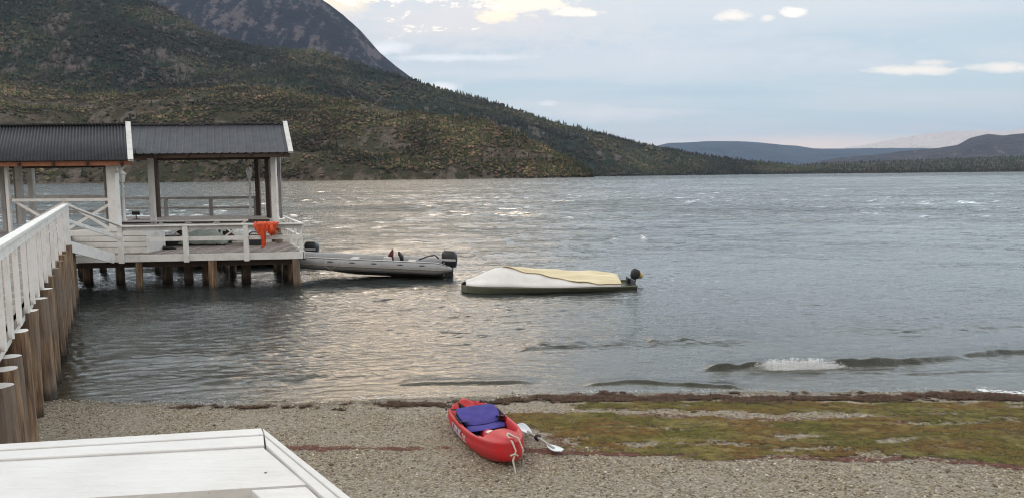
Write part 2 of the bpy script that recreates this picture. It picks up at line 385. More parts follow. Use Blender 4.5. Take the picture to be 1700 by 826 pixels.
def masks(x, y):
    n = fbm(x*2.2, y*4.0, 5, .6); nf = fbm(x*9, y*13, 4, .6)
    m_ = np.clip((sdpoly(moss_main, x, y)+n*.35+nf*.14+.05)/.12, 0, 1)
    m2 = np.clip((sdpoly(moss_top, x, y)+n*.30+nf*.14+.03)/.10, 0, 1)
    moss = np.maximum(m_, m2)
    moss *= 1-np.clip((sdpoly(bare1, x, y)+.08+n*.1)/.08, 0, 1)
    moss *= np.clip(1.0-np.clip((fbm(x*1.5+40, y*3.5, 4)-.16)*3.0, 0, .9)-np.clip((nf-.33)*3, 0, .7), 0, 1)
    wx = np.interp(x, [-5.5, -3.5, -1.5, 0, 1.5, 4, 9], [.02, .06, .09, .14, .25, .26, .26])
    wr = np.clip((wx-sdline(wrack_line, x, y+.12*fbm(x*.8, x*0+5, 3))+n*.45+nf*.26)/.16, 0, 1)
    rw = np.interp(x, [-3, -1, .5, 1.5, 3, 9], [.035, .055, .06, .07, .05, .04])
    rd = np.clip((rw+.03-sdline(red_line, x, y+.1*fbm(x*.9, x*0+8, 3))+n*.18+nf*.08)/.08, 0, 1)*.85
    rd = np.maximum(rd, .6*np.clip((.06-sdline(red_line2, x, y)+n*.1+nf*.07)/.05, 0, 1))
    edge = np.clip((.10-np.abs(sdpoly(moss_main, x, y))+nf*.12)/.1, 0, 1)*.35
    rd = np.maximum(rd, edge)
    return moss, wr, rd
mm = np.zeros(GX.shape); wm = mm.copy(); rm = mm.copy()
sel = (GY > 5) & (GY < 13.5) & (np.abs(GX) < 14)
a_, b_, c_ = masks(GX[sel], GY[sel]); mm[sel] = a_; wm[sel] = b_; rm[sel] = c_
GZ = GZ+mm*.012+wm*.008*(.6+.8*vn(GX*14, GY*14))+rm*.004
wetn = np.clip((.55-(shoreY(GX)-GY)+.25*fbm(GX*1.3, GY*2, 3))/.35, 0, 1)*.95
def beach_mat():
    m_, g = newmat('gravel_beach'); pos = g.n('ShaderNodeNewGeometry').outputs['Position']
    vo = g.n('ShaderNodeTexVoronoi', inp={'Vector': pos, 'Scale': 55.0}); vo2 = g.n('ShaderNodeTexVoronoi', inp={'Vector': pos, 'Scale': 24.0})
    r1 = g.n('ShaderNodeSeparateColor', inp={0: vo.outputs['Color']}).outputs[0]
    r2 = g.n('ShaderNodeSeparateColor', inp={0: vo2.outputs['Color']}).outputs[0]
    n0 = g.noise(pos, 1.1, 5, .6)
    c = g.ramp(r1, [(0, (.09, .07, .05)), (.3, (.21, .165, .115)), (.6, (.34, .275, .19)), (.85, (.44, .375, .27)), (1, (.62, .57, .49))])
    c2 = g.ramp(r2, [(0, (.10, .085, .065)), (.5, (.22, .19, .155)), (1, (.46, .41, .35))])
    c = g.mix(.38, c, c2)
    c = g.mix(g.ramp(n0, [(.35, 0.0), (.7, .45)]), c, (.33, .285, .225))
    A = lambda s: g.n('ShaderNodeAttribute', attribute_name=s).outputs[2]
    fn = g.noise(pos, 38, 5, .7); mn = g.noise(pos, 6, 5, .6)
    mossc = g.ramp(g.m('ADD', g.m('MULTIPLY', fn, .5), g.m('MULTIPLY', mn, .5)), [(.36, (.03, .018, .008)), (.44, (.085, .060, .010)), (.5, (.14, .112, .015)), (.56, (.20, .148, .026)), (.66, (.28, .20, .08))])
    wrc = g.ramp(fn, [(.35, (.035, .024, .014)), (.48, (.09, .064, .034)), (.58, (.14, .12, .034)), (.70, (.24, .20, .13))])
    rdc = g.ramp(fn, [(.35, (.06, .028, .018)), (.55, (.14, .07, .04)), (.7, (.25, .15, .10))])
    c = g.mix(A('red'), c, rdc); c = g.mix(A('moss'), c, mossc); c = g.mix(A('wrack'), c, wrc)
    c = g.mix(g.m('MULTIPLY', A('wet'), .5), c, (.07, .06, .045))
    bh = g.m('ADD', g.m('MULTIPLY', vo.outputs['Distance'], -1.0), g.m('MULTIPLY', fn, .4))
    rough = g.m('SUBTRACT', .85, g.m('MULTIPLY', A('wet'), .62))
    finish(g, c, rough, bh, .9, .02, spec=.35); return m_
ground = npmesh('beach_ground', np.stack([GX, GY, GZ], -1).reshape(-1, 3), gridquads(*GX.shape), beach_mat(),
       {'moss': mm.ravel(), 'wrack': wm.ravel(), 'red': rm.ravel(), 'wet': wetn.ravel()})
tag(ground, kind='structure')
# ------------------------------------------------------------------ lake water
_r = [7.6]
while _r[-1] < 9000:
    q = _r[-1]; _r.append(q+max(.012, min(q*q*1.25e-4, .25+q*.0018 if q < 450 else q*q*4e-6+.2)))
rr = np.array(_r); NR, NC = len(rr), 1400
tt = np.linspace(-.95, .95, NC)
WX = rr[:, None]*tt[None, :]; WY = rr[:, None]*np.ones((1, NC))
dr = np.gradient(rr)[:, None]*np.ones((1, NC))
depth = np.clip(-gz(WX, WY), -.5, 9)
off = np.maximum(WY-shoreY(WX), 0)
ampL = np.clip(.05+off/60., 0, 1)*(.50+.50/(1+(off/90.)**2))*np.clip(depth/.25+.1, 0, 1); ampS = np.clip(.55+off/25., 0, 1.15)*np.clip(depth/.12+.15, 0, 1)
gustf = .8+.7*fbm(WX*.06, WY*.025, 3)+.35*fbm(WX*.3, WY*.12, 3); gustf = np.clip(gustf, .45, 1.02); ampL *= gustf; ampS *= gustf
WZ = np.zeros_like(WX)
WR = np.random.default_rng(11)
WARP = [fbm(WX*.5+3, WY*.5, 2), fbm(WX*.13+9, WY*.13, 2), fbm(WX*1.7, WY*1.7, 2)]
for i in range(84):
    lam = .20*(45**(WR.random()**.9)); ang = R(-98+WR.normal(0, 24)) if lam > 1 else R(-98+WR.normal(0, 27))
    k = 2*math.pi/lam; a = .0070*lam**.95*(.6+.8*WR.random())
    kx, ky = k*math.cos(ang), k*math.sin(ang)
    near = 1.0 if lam < 1.2 else None
    att = np.clip((lam/(dr[:, :1]*abs(math.sin(ang))+rr[:, None]*.0014*abs(math.cos(ang))+1e-6)-2.2)/2.0, 0, 1)
    hi = np.nonzero(att[:, 0] > 0)[0]
    if len(hi) == 0: continue
    e = hi[-1]+1
    sl = slice(0, e)
    wp = WARP[2] if lam < .6 else WARP[0] if lam < 2.5 else WARP[1]
    ph = kx*WX[sl]+ky*WY[sl]+WR.random()*6.28+1.6*WR.choice([-1, 1])*wp[sl]
    s_ = np.sin(ph); am = ampS[sl] if lam < .9 else ampL[sl]
    WZ[sl] += a*att[sl]*am*(s_+.28*np.cos(2*ph)+.12)
# small waves running in along the beach: polyline px, height, width
def swell(pts, h, wd, steep=.45, pw=1.0):
    P = np.array([[at(px, py, z=0).x, at(px, py, z=0).y] for px, py in pts])
    x = WX; yc = np.interp(x, P[:, 0], P[:, 1])+.10*fbm(x*1.1, x*0+h*90, 3); L, Rr = P[0, 0], P[-1, 0]
    e = np.clip((x-L)/((Rr-L)*.18), 0, 1)*np.clip((Rr-x)/((Rr-L)*.18), 0, 1); e = e*e*(3-2*e)
    d = WY-yc
    wv = np.where(d < 0, wd*steep, wd); prof = np.exp(-(d/wv)**2)
    return h*e*prof*(.85+.3*fbm(x*3, x*0+3, 2))
WZ += swell([(1150, 616), (1200, 615), (1250, 612), (1320, 610), (1400, 609), (1450, 607), (1500, 603)], .15, .45, .26)
WZ += swell([(1400, 610), (1520, 601), (1600, 593), (1700, 586), (1900, 578)], .10, .45, .30)
WZ += swell([(300, 637), (380, 634), (440, 631), (500, 627), (560, 624)], .07, .35)
WZ += swell([(650, 638), (740, 635), (860, 634), (900, 636)], .05, .25)
WZ += swell([(960, 640), (1040, 634), (1140, 639), (1250, 643)], .06, .22)
WZ += swell([(820, 577), (1000, 571), (1150, 567), (1300, 566)], .10, .8)
WZ += swell([(1360, 545), (1500, 548), (1750, 535)], .08, .9)
WZ += swell([(150, 600), (300, 596), (480, 590), (560, 588)], .06, .7)
WZ += swell([(1010, 400), (1035, 398), (1062, 395), (1085, 398)], .15, .8, .5)
WZ += swell([(1160, 620), (1300, 618), (1500, 620), (1800, 612)], .03, .2)
def water_mat():
    m_, g = newmat('lake_water'); pos = g.n('ShaderNodeNewGeometry').outputs['Position']
    dp = g.n('ShaderNodeAttribute', attribute_name='depth').outputs[2]; of = g.n('ShaderNodeAttribute', attribute_name='off').outputs[2]
    a = g.noise(g.mapv(pos, (.55, 1.2, 1), rot=(0, 0, .12)), 5.5, 5, .62, .5)
    b = g.noise(g.mapv(pos, (.6, 1.2, 1), rot=(0, 0, -.2)), 1.3, 5, .6, .4)
    c = g.noise(g.mapv(pos, (.5, 1.1, 1)), .22, 5, .6)
    gust = g.noise(g.mapv(pos, (.6, 1.6, 1)), .05, 4, .55)
    gs = g.ramp(gust, [(.35, .55), (.65, 1.25)])
    calm = g.m('ADD', .35, g.m('MULTIPLY', of, .75))
    h = g.m('ADD', g.m('MULTIPLY', a, .050), g.m('MULTIPLY', g.m('MULTIPLY', b, .27), of))
    h = g.m('ADD', h, g.m('MULTIPLY', g.m('MULTIPLY', c, .85), of))
    h = g.m('MULTIPLY', g.m('MULTIPLY', h, calm), gs)
    bp = g.n('ShaderNodeBump', inp={'Height': h, 'Strength': 1.0, 'Distance': 1.0}).outputs[0]
    gl = g.n('ShaderNodeBsdfGlossy', inp={'Color': (.97, .97, .97, 1), 'Roughness': .03, 'Normal': bp})
    # body colour: deep lake green-blue-grey; shallow water lets the bed show
    body = g.n('ShaderNodeBsdfDiffuse', inp={'Color': (.058, .068, .066, 1), 'Normal': bp})
    tr = g.n('ShaderNodeBsdfTransparent', inp={'Color': (.80, .82, .74, 1)})
    f = g.m('SUBTRACT', 1.0, g.m('POWER', 2.718, g.m('MULTIPLY', dp, -1.7)), clamp=True)
    inner = g.n('ShaderNodeMixShader', inp={0: f, 1: tr.outputs[0], 2: body.outputs[0]})
    fr = g.n('ShaderNodeFresnel', inp={'IOR': 1.333, 'Normal': bp})
    mx = g.n('ShaderNodeMixShader', inp={0: fr.outputs[0], 1: inner.outputs[0], 2: gl.outputs[0]})
    g.n('ShaderNodeOutputMaterial', inp={0: mx.outputs[0]}); return m_
offa = np.clip(off/60., 0, 1)**.7
water = npmesh('lake_water', np.stack([WX, WY, WZ], -1).reshape(-1, 3), gridquads(NR, NC), water_mat(), {'depth': np.maximum(depth, 0).ravel(), 'off': offa.ravel()})
tag(water, kind='structure')
#FOAM
# ------------------------------------------------------------------ hills
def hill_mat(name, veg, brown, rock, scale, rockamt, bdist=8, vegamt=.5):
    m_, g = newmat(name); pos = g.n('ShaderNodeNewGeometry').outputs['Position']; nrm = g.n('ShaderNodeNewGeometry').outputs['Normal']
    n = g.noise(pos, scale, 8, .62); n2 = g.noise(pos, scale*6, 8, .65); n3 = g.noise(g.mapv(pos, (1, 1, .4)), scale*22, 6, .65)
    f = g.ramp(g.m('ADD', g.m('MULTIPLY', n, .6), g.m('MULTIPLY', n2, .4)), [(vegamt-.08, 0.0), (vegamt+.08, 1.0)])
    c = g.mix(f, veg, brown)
    gl_ = g.noise(g.mapv(pos, (1, .22, .22)), scale*5, 6, .6)  # streaks put darker gullies into the colour in place of relief shading
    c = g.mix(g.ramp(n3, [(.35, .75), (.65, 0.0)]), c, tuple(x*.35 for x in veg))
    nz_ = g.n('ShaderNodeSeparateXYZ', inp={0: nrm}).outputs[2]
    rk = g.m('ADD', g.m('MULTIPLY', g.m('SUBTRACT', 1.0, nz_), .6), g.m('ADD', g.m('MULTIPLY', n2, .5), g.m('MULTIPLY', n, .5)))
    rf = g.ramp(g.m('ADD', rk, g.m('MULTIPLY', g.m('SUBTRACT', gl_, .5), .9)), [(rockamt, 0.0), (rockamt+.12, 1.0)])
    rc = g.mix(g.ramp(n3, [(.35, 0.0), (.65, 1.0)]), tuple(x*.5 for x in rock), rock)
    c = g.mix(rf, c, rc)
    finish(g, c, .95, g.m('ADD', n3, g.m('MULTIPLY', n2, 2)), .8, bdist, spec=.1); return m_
def hill(name, sil, Yr, Ys, rough, mat, nt=420, ns=150, prof=1.15, seed=0, base=-2.0, wig=.0, ridgew=1.0, back=.35, label=None):
    tp = np.array([te(*p) for p in sil]); t = np.linspace(tp[0, 0], tp[-1, 0], nt)
    H = np.interp(t, tp[:, 0], tp[:, 1])
    Yrr = np.interp(t, [te(p, 280)[0] for p, _ in Yr], [v for _, v in Yr]); Yss = np.interp(t, [te(p, 280)[0] for p, _ in Ys], [v for _, v in Ys])
    Yss = Yss*(1+.03*fbm(t*9+seed, t*0, 3))
    s = np.concatenate([np.linspace(0, 1, ns), np.linspace(1, 1+back, ns//5)[1:]])
    Tm, Sm = np.meshgrid(t, s)
    Yg = Yss[None]+(Yrr-Yss)[None]*Sm
    HZ = CAMH+H[None]*Yrr[None]                       # height of the ridge
    up_ = np.clip(Sm, 0, 1)**prof
    Zg = HZ*up_-np.maximum(Sm-1, 0)*HZ*1.6+(1-np.clip(Sm*12, 0, 1))*base
    Xg = Tm*Yg
    env = np.clip(Sm*2.2, 0, 1)*(.18+np.clip((1-Sm)*2.5, 0, 1)*.82)
    k = 1/(rough*6)
    Zg += rough*env*(fbm(Xg*k+seed, Yg*k, 6, .55)*1.0+.6*(ridged(Xg*k*.7+seed, Yg*k*.7, 5)-.2))*np.clip(HZ/(rough*1.2), .1, 1)
    # keep what lies before the ridge under the line of sight of the outline
    lim = CAMH+(H[None]*1.0+wig*fbm(Tm*130+seed, Sm*5, 4))*Yg
    Zg = np.where(Sm < .995, np.minimum(Zg, np.maximum(lim, -3)), Zg)
    o = npmesh(name, np.stack([Xg, Yg, Zg], -1).reshape(-1, 3), gridquads(len(s), nt), mat)
    tag(o, kind='structure')
    return dict(X=Xg, Y=Yg, Z=Zg, S=Sm, t=t, n=(len(s), nt))
mA = hill_mat('haze_tinted_rock', (.026, .036, .060), (.055, .056, .082), (.25, .205, .215), .0040, .655, 70, .50)  # bluish base colours add to the distance haze
hA = hill('rocky_mountain', [(-900, -30), (-500, -50), (-100, -90), (150, -95), (330, -70), (430, -52), (500, -28), (545, 5), (570, 25), (600, 55), (630, 90), (660, 113), (700, 140), (760, 178), (850, 225), (960, 262), (1050, 288)],
     [(-900, 6000), (1050, 5200)], [(-900, 3600), (1050, 3600)], 190, mA, nt=600, ns=240, prof=1.15, seed=5)
mB = hill_mat('wooded_slope_ground', (.024, .038, .020), (.055, .055, .034), (.19, .155, .135), .004, .63, 14, .54)
silB = [(-900, -60), (-500, -90), (-200, -90), (0, -60), (130, -35), (250, 2), (290, 25), (330, 47), (400, 74), (460, 82), (520, 84), (560, 95), (640, 118), (700, 138), (760, 156), (850, 181), (900, 196), (960, 213), (1000, 226), (1060, 240), (1100, 248), (1160, 258), (1210, 265), (1260, 271), (1330, 278), (1420, 284)]
hB = hill('wooded_mountain_slope', silB, [(-900, 2600), (600, 3000), (1000, 3300), (1420, 3900)], [(-900, 1300), (600, 1900), (960, 2300), (1250, 3300), (1420, 3700)], 60, mB, prof=1.05, seed=9)
mC = hill_mat('scrub_hill_ground', (.050, .060, .024), (.11, .078, .050), (.20, .16, .125), .009, .58, 8, .46)
silC = [(-900, 40), (-500, 90), (-200, 110), (0, 128), (60, 140), (130, 158), (250, 150), (330, 143), (400, 142), (460, 150), (520, 160), (590, 163), (650, 183), (720, 190), (800, 197), (850, 214), (890, 236), (930, 258), (965, 277), (985, 291)]
hC = hill('scrub_covered_hill', silC, [(-900, 1500), (600, 1700), (985, 1400)], [(-900, 1000), (0, 1050), (600, 1150), (985, 1330)], 30, mC, prof=.8, seed=2)
mD = hill_mat('haze_tinted_ridge', (.035, .065, .11), (.055, .085, .125), (.2, .18, .16), .0012, .75, 20)  # blue of the far haze is put into the base colours
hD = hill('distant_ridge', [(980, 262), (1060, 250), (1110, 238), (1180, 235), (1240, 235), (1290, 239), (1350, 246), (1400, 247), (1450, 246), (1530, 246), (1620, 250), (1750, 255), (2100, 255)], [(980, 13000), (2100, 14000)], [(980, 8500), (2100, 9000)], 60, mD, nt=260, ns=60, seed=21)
mE = hill_mat('snowy_range', (.85, .74, .69), (.88, .78, .74), (.55, .42, .38), .0012, .80, 30)  # pink evening sunlight on the snow is painted into these colours
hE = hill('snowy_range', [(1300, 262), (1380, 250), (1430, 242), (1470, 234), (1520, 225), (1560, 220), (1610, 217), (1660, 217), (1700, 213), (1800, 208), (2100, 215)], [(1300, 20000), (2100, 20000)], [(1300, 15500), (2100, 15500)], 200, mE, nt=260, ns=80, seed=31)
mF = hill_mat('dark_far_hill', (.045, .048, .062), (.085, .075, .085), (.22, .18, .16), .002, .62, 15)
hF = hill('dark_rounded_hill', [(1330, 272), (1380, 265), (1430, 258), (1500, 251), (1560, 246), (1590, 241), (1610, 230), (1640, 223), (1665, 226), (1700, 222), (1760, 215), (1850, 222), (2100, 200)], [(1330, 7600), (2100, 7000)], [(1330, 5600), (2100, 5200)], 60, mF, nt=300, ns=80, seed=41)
mG = hill_mat('far_shore_ground', (.028, .038, .018), (.10, .085, .05), (.3, .26, .2), .006, .8, 3)
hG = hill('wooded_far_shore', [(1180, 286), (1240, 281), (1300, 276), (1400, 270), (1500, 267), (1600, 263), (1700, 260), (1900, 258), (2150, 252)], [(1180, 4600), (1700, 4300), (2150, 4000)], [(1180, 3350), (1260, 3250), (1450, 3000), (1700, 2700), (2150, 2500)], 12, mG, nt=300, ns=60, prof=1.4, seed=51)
# trees and scrub standing on the hills
def conifer(n=6):
    v = []; f = []
    for z0, z1, r in ((.12, .55, .24), (.38, .78, .18), (.62, 1.0, .11)):
        b = len(v)
        for k in range(n):
            a = 2*math.pi*k/n; q = r*(1+.25*math.sin(k*2.3+z0*9)); v.append((q*math.cos(a), q*math.sin(a), z0))
        v.append((0, 0, z1)); f += [(b+k, b+(k+1) % n, b+n) for k in range(n)]
    return np.array(v), np.array(f)
def bush():
    t = (1+5**.5)/2
    v = np.array([(-1,t,0),(1,t,0),(-1,-t,0),(1,-t,0),(0,-1,t),(0,1,t),(0,-1,-t),(0,1,-t),(t,0,-1),(t,0,1),(-t,0,-1),(-t,0,1)], float)
    v /= np.linalg.norm(v[0]); f = np.array([(0,11,5),(0,5,1),(0,1,7),(0,7,10),(0,10,11),(1,5,9),(5,11,4),(11,10,2),(10,7,6),(7,1,8),(3,9,4),(3,4,2),(3,2,6),(3,6,8),(3,8,9),(4,9,5),(2,4,11),(6,2,10),(8,6,7),(9,8,1)])
    v = v*np.array([.5, .5, .5]); v[:, 2] += .42
    return v, f
def scatter(name, proto, P, sc, tint, mat, jitter=.0, smooth=False, flat=None):
    v, f = proto; n = len(P); nv = len(v)
    a = RNG.random(n)*6.283; ca, sa = np.cos(a), np.sin(a)
    sc = np.asarray(sc, float)
    if sc.ndim == 1: sc = np.stack([sc]*3, -1)
    vv = np.repeat(v[None], n, 0)*(1+jitter*(RNG.random((n, nv, 1))-.5)*2)
    x = vv[..., 0]*sc[:, None, 0]; y = vv[..., 1]*sc[:, None, 1]; z = vv[..., 2]*sc[:, None, 2]
    V = np.stack([x*ca[:, None]-y*sa[:, None]+P[:, 0:1], x*sa[:, None]+y*ca[:, None]+P[:, 1:2], z+P[:, 2:3]], -1).reshape(-1, 3)
    Fc = (f[None]+(np.arange(n)*nv)[:, None, None]).reshape(-1, 3)
    tc_ = np.concatenate([np.repeat(tint, nv, 0), np.ones((n*nv, 1))], -1)
    return npmesh(name, V, Fc, mat, {'tint': tc_}, smooth, tri=True)
def sample(h, n, lo=.01, hi=1.03, dens=None):
    ns, nt = h['n']; S1 = h['S'][:, 0]
    out = []
    while sum(len(o) for o in out) < n:
        k = n*3; u = RNG.random(k)*(nt-1.01); s = lo+(hi-lo)*RNG.random(k)
        si = np.interp(s, S1, np.arange(ns)); i = np.minimum(si.astype(int), ns-2); j = u.astype(int); fi = si-i; fj = u-j
        g_ = lambda A: (A[i, j]*(1-fj)+A[i, j+1]*fj)*(1-fi)+(A[i+1, j]*(1-fj)+A[i+1, j+1]*fj)*fi
        P = np.stack([g_(h['X']), g_(h['Y']), g_(h['Z'])], -1)
        ok = (P[:, 2] > .2) & (np.abs(P[:, 0]/P[:, 1]) < .95)
        if dens is not None: ok &= RNG.random(k) < dens(P)
        out.append(P[ok])
    return np.concatenate(out)[:n]
def patchy(P, t, k=.012):
    return t*np.clip(1+1.5*fbm(P[:, 0]*k, P[:, 2]*k*2+P[:, 1]*k*.5, 4), .4, 1.9)[:, None]
def tints(n, cols, w=None):
    c = np.array(cols)[RNG.choice(len(cols), n, p=w)]; c = c*(np.array([1.12, .86, .88]) if c[:, 1].max() < .125 else 1.0); return c*(.7+.6*RNG.random((n, 1)))
con, bsh = conifer(), bush()
dens = lambda P: np.clip(.50+2.4*fbm(P[:, 0]*.008, P[:, 2]*.02+P[:, 1]*.006, 4), .03, 1)
P = sample(hC, 17000, dens=dens); s_ = 3.2+RNG.random(len(P))*3.5
P = P[:13500]; s_ = s_[:13500]
tag(scatter('scrub_bushes', bsh, P, np.stack([s_*1.15, s_*1.15, s_*.85], -1), patchy(P, tints(len(P), [(.065, .082, .030), (.09, .098, .042), (.12, .10, .058), (.14, .12, .085), (.045, .062, .026)])), M['foliage'], .25), kind='stuff')
P = sample(hC, 3800, dens=dens); s_ = 7+RNG.random(len(P))*5
tag(scatter('hillside_trees', con, P, np.stack([s_*.9, s_*.9, s_], -1), patchy(P, tints(len(P), [(.045, .064, .026), (.07, .086, .036), (.036, .054, .024)])), M['foliage'], .2), kind='stuff')
P = sample(hB, 15000, dens=lambda P: np.clip(.9+1.0*fbm(P[:, 0]*.003, P[:, 2]*.008, 4), .2, 1)); s_ = 10+RNG.random(len(P))*9
P2 = sample(hB, 1300, lo=.95, hi=1.005, dens=lambda P: np.clip(.5+2*fbm(P[:, 0]*.006, P[:, 1]*.0, 3), .05, 1)); P = np.concatenate([P, P2]); s_ = np.concatenate([s_, 7+RNG.random(len(P2))**2.5*15])
tag(scatter('mountain_forest', con, P, np.stack([s_*1.2, s_*1.2, s_], -1), patchy(P, tints(len(P), [(.034, .056, .026), (.042, .062, .030), (.060, .070, .036)]), .004), M['foliage'], .2), kind='stuff')
P = sample(hB, 9000, dens=dens); s_ = 8+RNG.random(len(P))*8
tag(scatter('mountain_scrub', bsh, P, np.stack([s_*1.2, s_*1.2, s_*.8], -1), patchy(P, tints(len(P), [(.040, .056, .026), (.06, .068, .036), (.085, .078, .048)]), .004), M['foliage'], .25), kind='stuff')
P = sample(hG, 6500); P2 = sample(hG, 1500, lo=0.0, hi=.08); P = np.concatenate([P, P2]); s_ = 6+RNG.random(len(P))**2*9
tag(scatter('far_shore_forest', con, P, np.stack([s_*1.3, s_*1.3, s_], -1), tints(len(P), [(.024, .034, .018), (.035, .042, .022), (.075, .06, .03)], [.5, .38, .12]), M['foliage'], .2), kind='stuff')
hzm = bpy.data.materials.new('haze_air'); hzm.use_nodes = True; hzm.node_tree.nodes.clear(); g = NG(hzm.node_tree)
pv_ = g.n('ShaderNodeVolumePrincipled', inp={'Color': (.60, .74, .98, 1), 'Density': 2.5e-5, 'Anisotropy': .1}); g.n('ShaderNodeOutputMaterial', inp={1: pv_.outputs[0]})
hb = MB(); hb.box((-36000, -3500, -10), (36000, 44000, 2300)); tag(hb.build('haze', hzm), kind='stuff')
#OBJECTS
# ------------------------------------------------------------------ foam of the small breaker
wv = np.array([[at(px, py, z=.12).x, at(px, py, z=.12).y] for px, py in [(1240, 604), (1320, 602), (1400, 601), (1415, 601)]])
fm = MB(); ico_v, ico_f = bush()
for i in range(4500):
    u = min(1, max(0, random.choice([.15, .3, .38, .55, .62, .8])+random.gauss(0, .10))); x = wv[0, 0]+(wv[-1, 0]-wv[0, 0])*u; y = np.interp(x, wv[:, 0], wv[:, 1])
    e = min(u*5, (1-u)*4, 1); q = random.random()**.6
    dy = .03-.10*q*e+random.gauss(0, .013); zc = .135*(1-q)*(.5+.5*e)+.01+random.gauss(0, .007)
    e *= .35+.9*float(vn(np.array([u*26.]), np.array([3.3]))[0]); dy *= .5+e; zc = zc*(.4+e)
    s_ = random.uniform(.003, .010)*(.6+.6*e)
    b = Vector((x+random.gauss(0, .05), y+dy+random.gauss(0, .012), zc))
    fm.add([b+Vector(v)*s_*2*random.uniform(.8, 1.2) for v in ico_v], [tuple(f) for f in ico_f])
foam_m = simple('water_foam', (.9, .9, .9), (.8, .8, .8), .8, 30)
tag(fm.build('breaker_foam', foam_m, smooth=True), kind='stuff')
# thin wash of foam at the waterline; first strip stands in for a bright reflection
fm = MB()
for (x0, x1, n, sc) in ((590, 760, 200, .006), (1640, 1760, 260, .012), (960, 1300, 200, .005), (200, 560, 90, .004)):
    for i in range(n):
        px = random.uniform(x0, x1); p = at(px, 655, z=0); x = p.x; y = shoreY(x)+abs(random.gauss(0, .10))+.02
        s_ = random.uniform(.5, 1.6)*sc
        fm.add([Vector((x, y, .008))+Vector((v[0]*s_*4, v[1]*s_*1.6, v[2]*s_*.5)) for v in ico_v], [tuple(f) for f in ico_f])
tag(fm.build('waterline_foam_and_sheen', foam_m, smooth=True), kind='stuff')
# ------------------------------------------------------------------ pebbles and weed
def beachpts(n, fn):
    out = []; c = 0
    while c < n:
        x = RNG.uniform(-7.5, 9.5, n); y = 6.2+RNG.random(n)**1.2*6.0
        ok = (y < shoreY(x)+.25) & (np.abs(x) < y*.74+.4)
        x, y = x[ok], y[ok]; k = fn(x, y) > RNG.random(len(x)); out.append(np.stack([x[k], y[k], gz(x[k], y[k])], -1)); c += k.sum()
    return np.concatenate(out)[:n]
def mk(i): return lambda x, y: masks(x, y)[i]
P = beachpts(42000, lambda x, y: np.clip(.9-.93*masks(x, y)[0]-.6*masks(x, y)[1]-.5*masks(x, y)[2], .02, 1)*np.clip(.55+1.2*fbm(x*1.3, y*1.8, 3), .15, 1))
s_ = .006+.014*RNG.random(len(P))**2.2+.022*RNG.random(len(P))**90
tag(scatter('beach_pebbles', (bsh[0]-np.array([0, 0, .42]), bsh[1]), P+np.array([0, 0, .002]), np.stack([s_*2, s_*1.5, s_*1.1], -1), tints(len(P), [(.31, .25, .17), (.21, .16, .105), (.40, .33, .235), (.13, .095, .065), (.54, .48, .38)], [.34, .28, .2, .12, .06]), M['stone'], .3, True), kind='stuff')
def tuft():
    v = []; f = []
    for k in range(5):
        a = k*1.26+.3; b = len(v); dx, dy = math.cos(a), math.sin(a)
        v += [(-dy*.22, dx*.22, 0), (dy*.22, -dx*.22, 0), (dx*1.1, dy*1.1, .35+.2*(k % 2))]; f.append((b, b+1, b+2))
    return np.array(v), np.array(f)
tf = tuft()
P = beachpts(60000, lambda x, y: masks(x, y)[0]*np.clip(.5+1.9*fbm(x*4, y*7, 3), .1, 1))+np.array([0, 0, .008])
s_ = .012+.026*RNG.random(len(P))**1.5
hueN = np.clip(.5+1.4*fbm(P[:, 0]*1.6, P[:, 1]*3.2, 4), 0, 1)[:, None]
tn = (np.array([[.125, .112, .010]])*(1-hueN)+np.array([[.20, .105, .020]])*hueN)*(.15+1.5*RNG.random((len(P), 1))**1.5)
tag(scatter('green_algae', tf, P, np.stack([s_, s_, s_*.7], -1), tn, M['weed'], .3), kind='stuff')
P = beachpts(16000, lambda x, y: masks(x, y)[1])+np.array([0, 0, .006]); s_ = .016+.03*RNG.random(len(P))
tag(scatter('washed_up_waterweed', tf, P, np.stack([s_*1.3, s_, s_*1.1], -1), tints(len(P), [(.03, .018, .012), (.07, .042, .026), (.10, .085, .025), (.14, .09, .06)], [.35, .3, .2, .15]), M['weed'], .4), kind='stuff')
P = beachpts(9000, lambda x, y: masks(x, y)[2])+np.array([0, 0, .004]); s_ = .010+.016*RNG.random(len(P))
tag(scatter('dried_brown_weed', tf, P, np.stack([s_*1.3, s_, s_*.6], -1), tints(len(P), [(.13, .06, .04), (.20, .12, .08), (.07, .035, .022)]), M['weed'], .4), kind='stuff')
# ------------------------------------------------------------------ walkway on log piles
LT = 'raised white walkway on brown log piles running out from the beach'
wk = empty('pier_walkway', (-9, 12, 0), label='raised white railed walkway standing on a row of brown log piles beside the beach', cat='walkway')
inv = Matrix.Translation((9, -12, 0))
def wb(): m_ = MB(); m_.m = inv.copy(); return m_
A_ = at(0, 405, Y=8.3); B_ = at(108, 340, Y=20.6); dW = (B_-A_)/(B_.y-A_.y)
def wl(Y, z=None, off_=0):
    p = A_+dW*(Y-A_.y); p = Vector((p.x+off_, p.y, p.z if z is None else z)); return p
DZ = 1.75
# deck
m_ = wb(); q0, q1 = wl(4.5, DZ, -.06), wl(24.0, DZ, -.06)
m_.prism([q0, q1, q1+Vector((-3.0, 0, 0)), q0+Vector((-3.0, 0, 0))], .12); m_.build('deck', M['deck'], wk)
m_ = wb(); m_.bar(wl(4.5, DZ-.10, -.09), wl(21.2, DZ-.10, -.09), .05, .20); m_.build('edge_board', M['white_old'], wk)
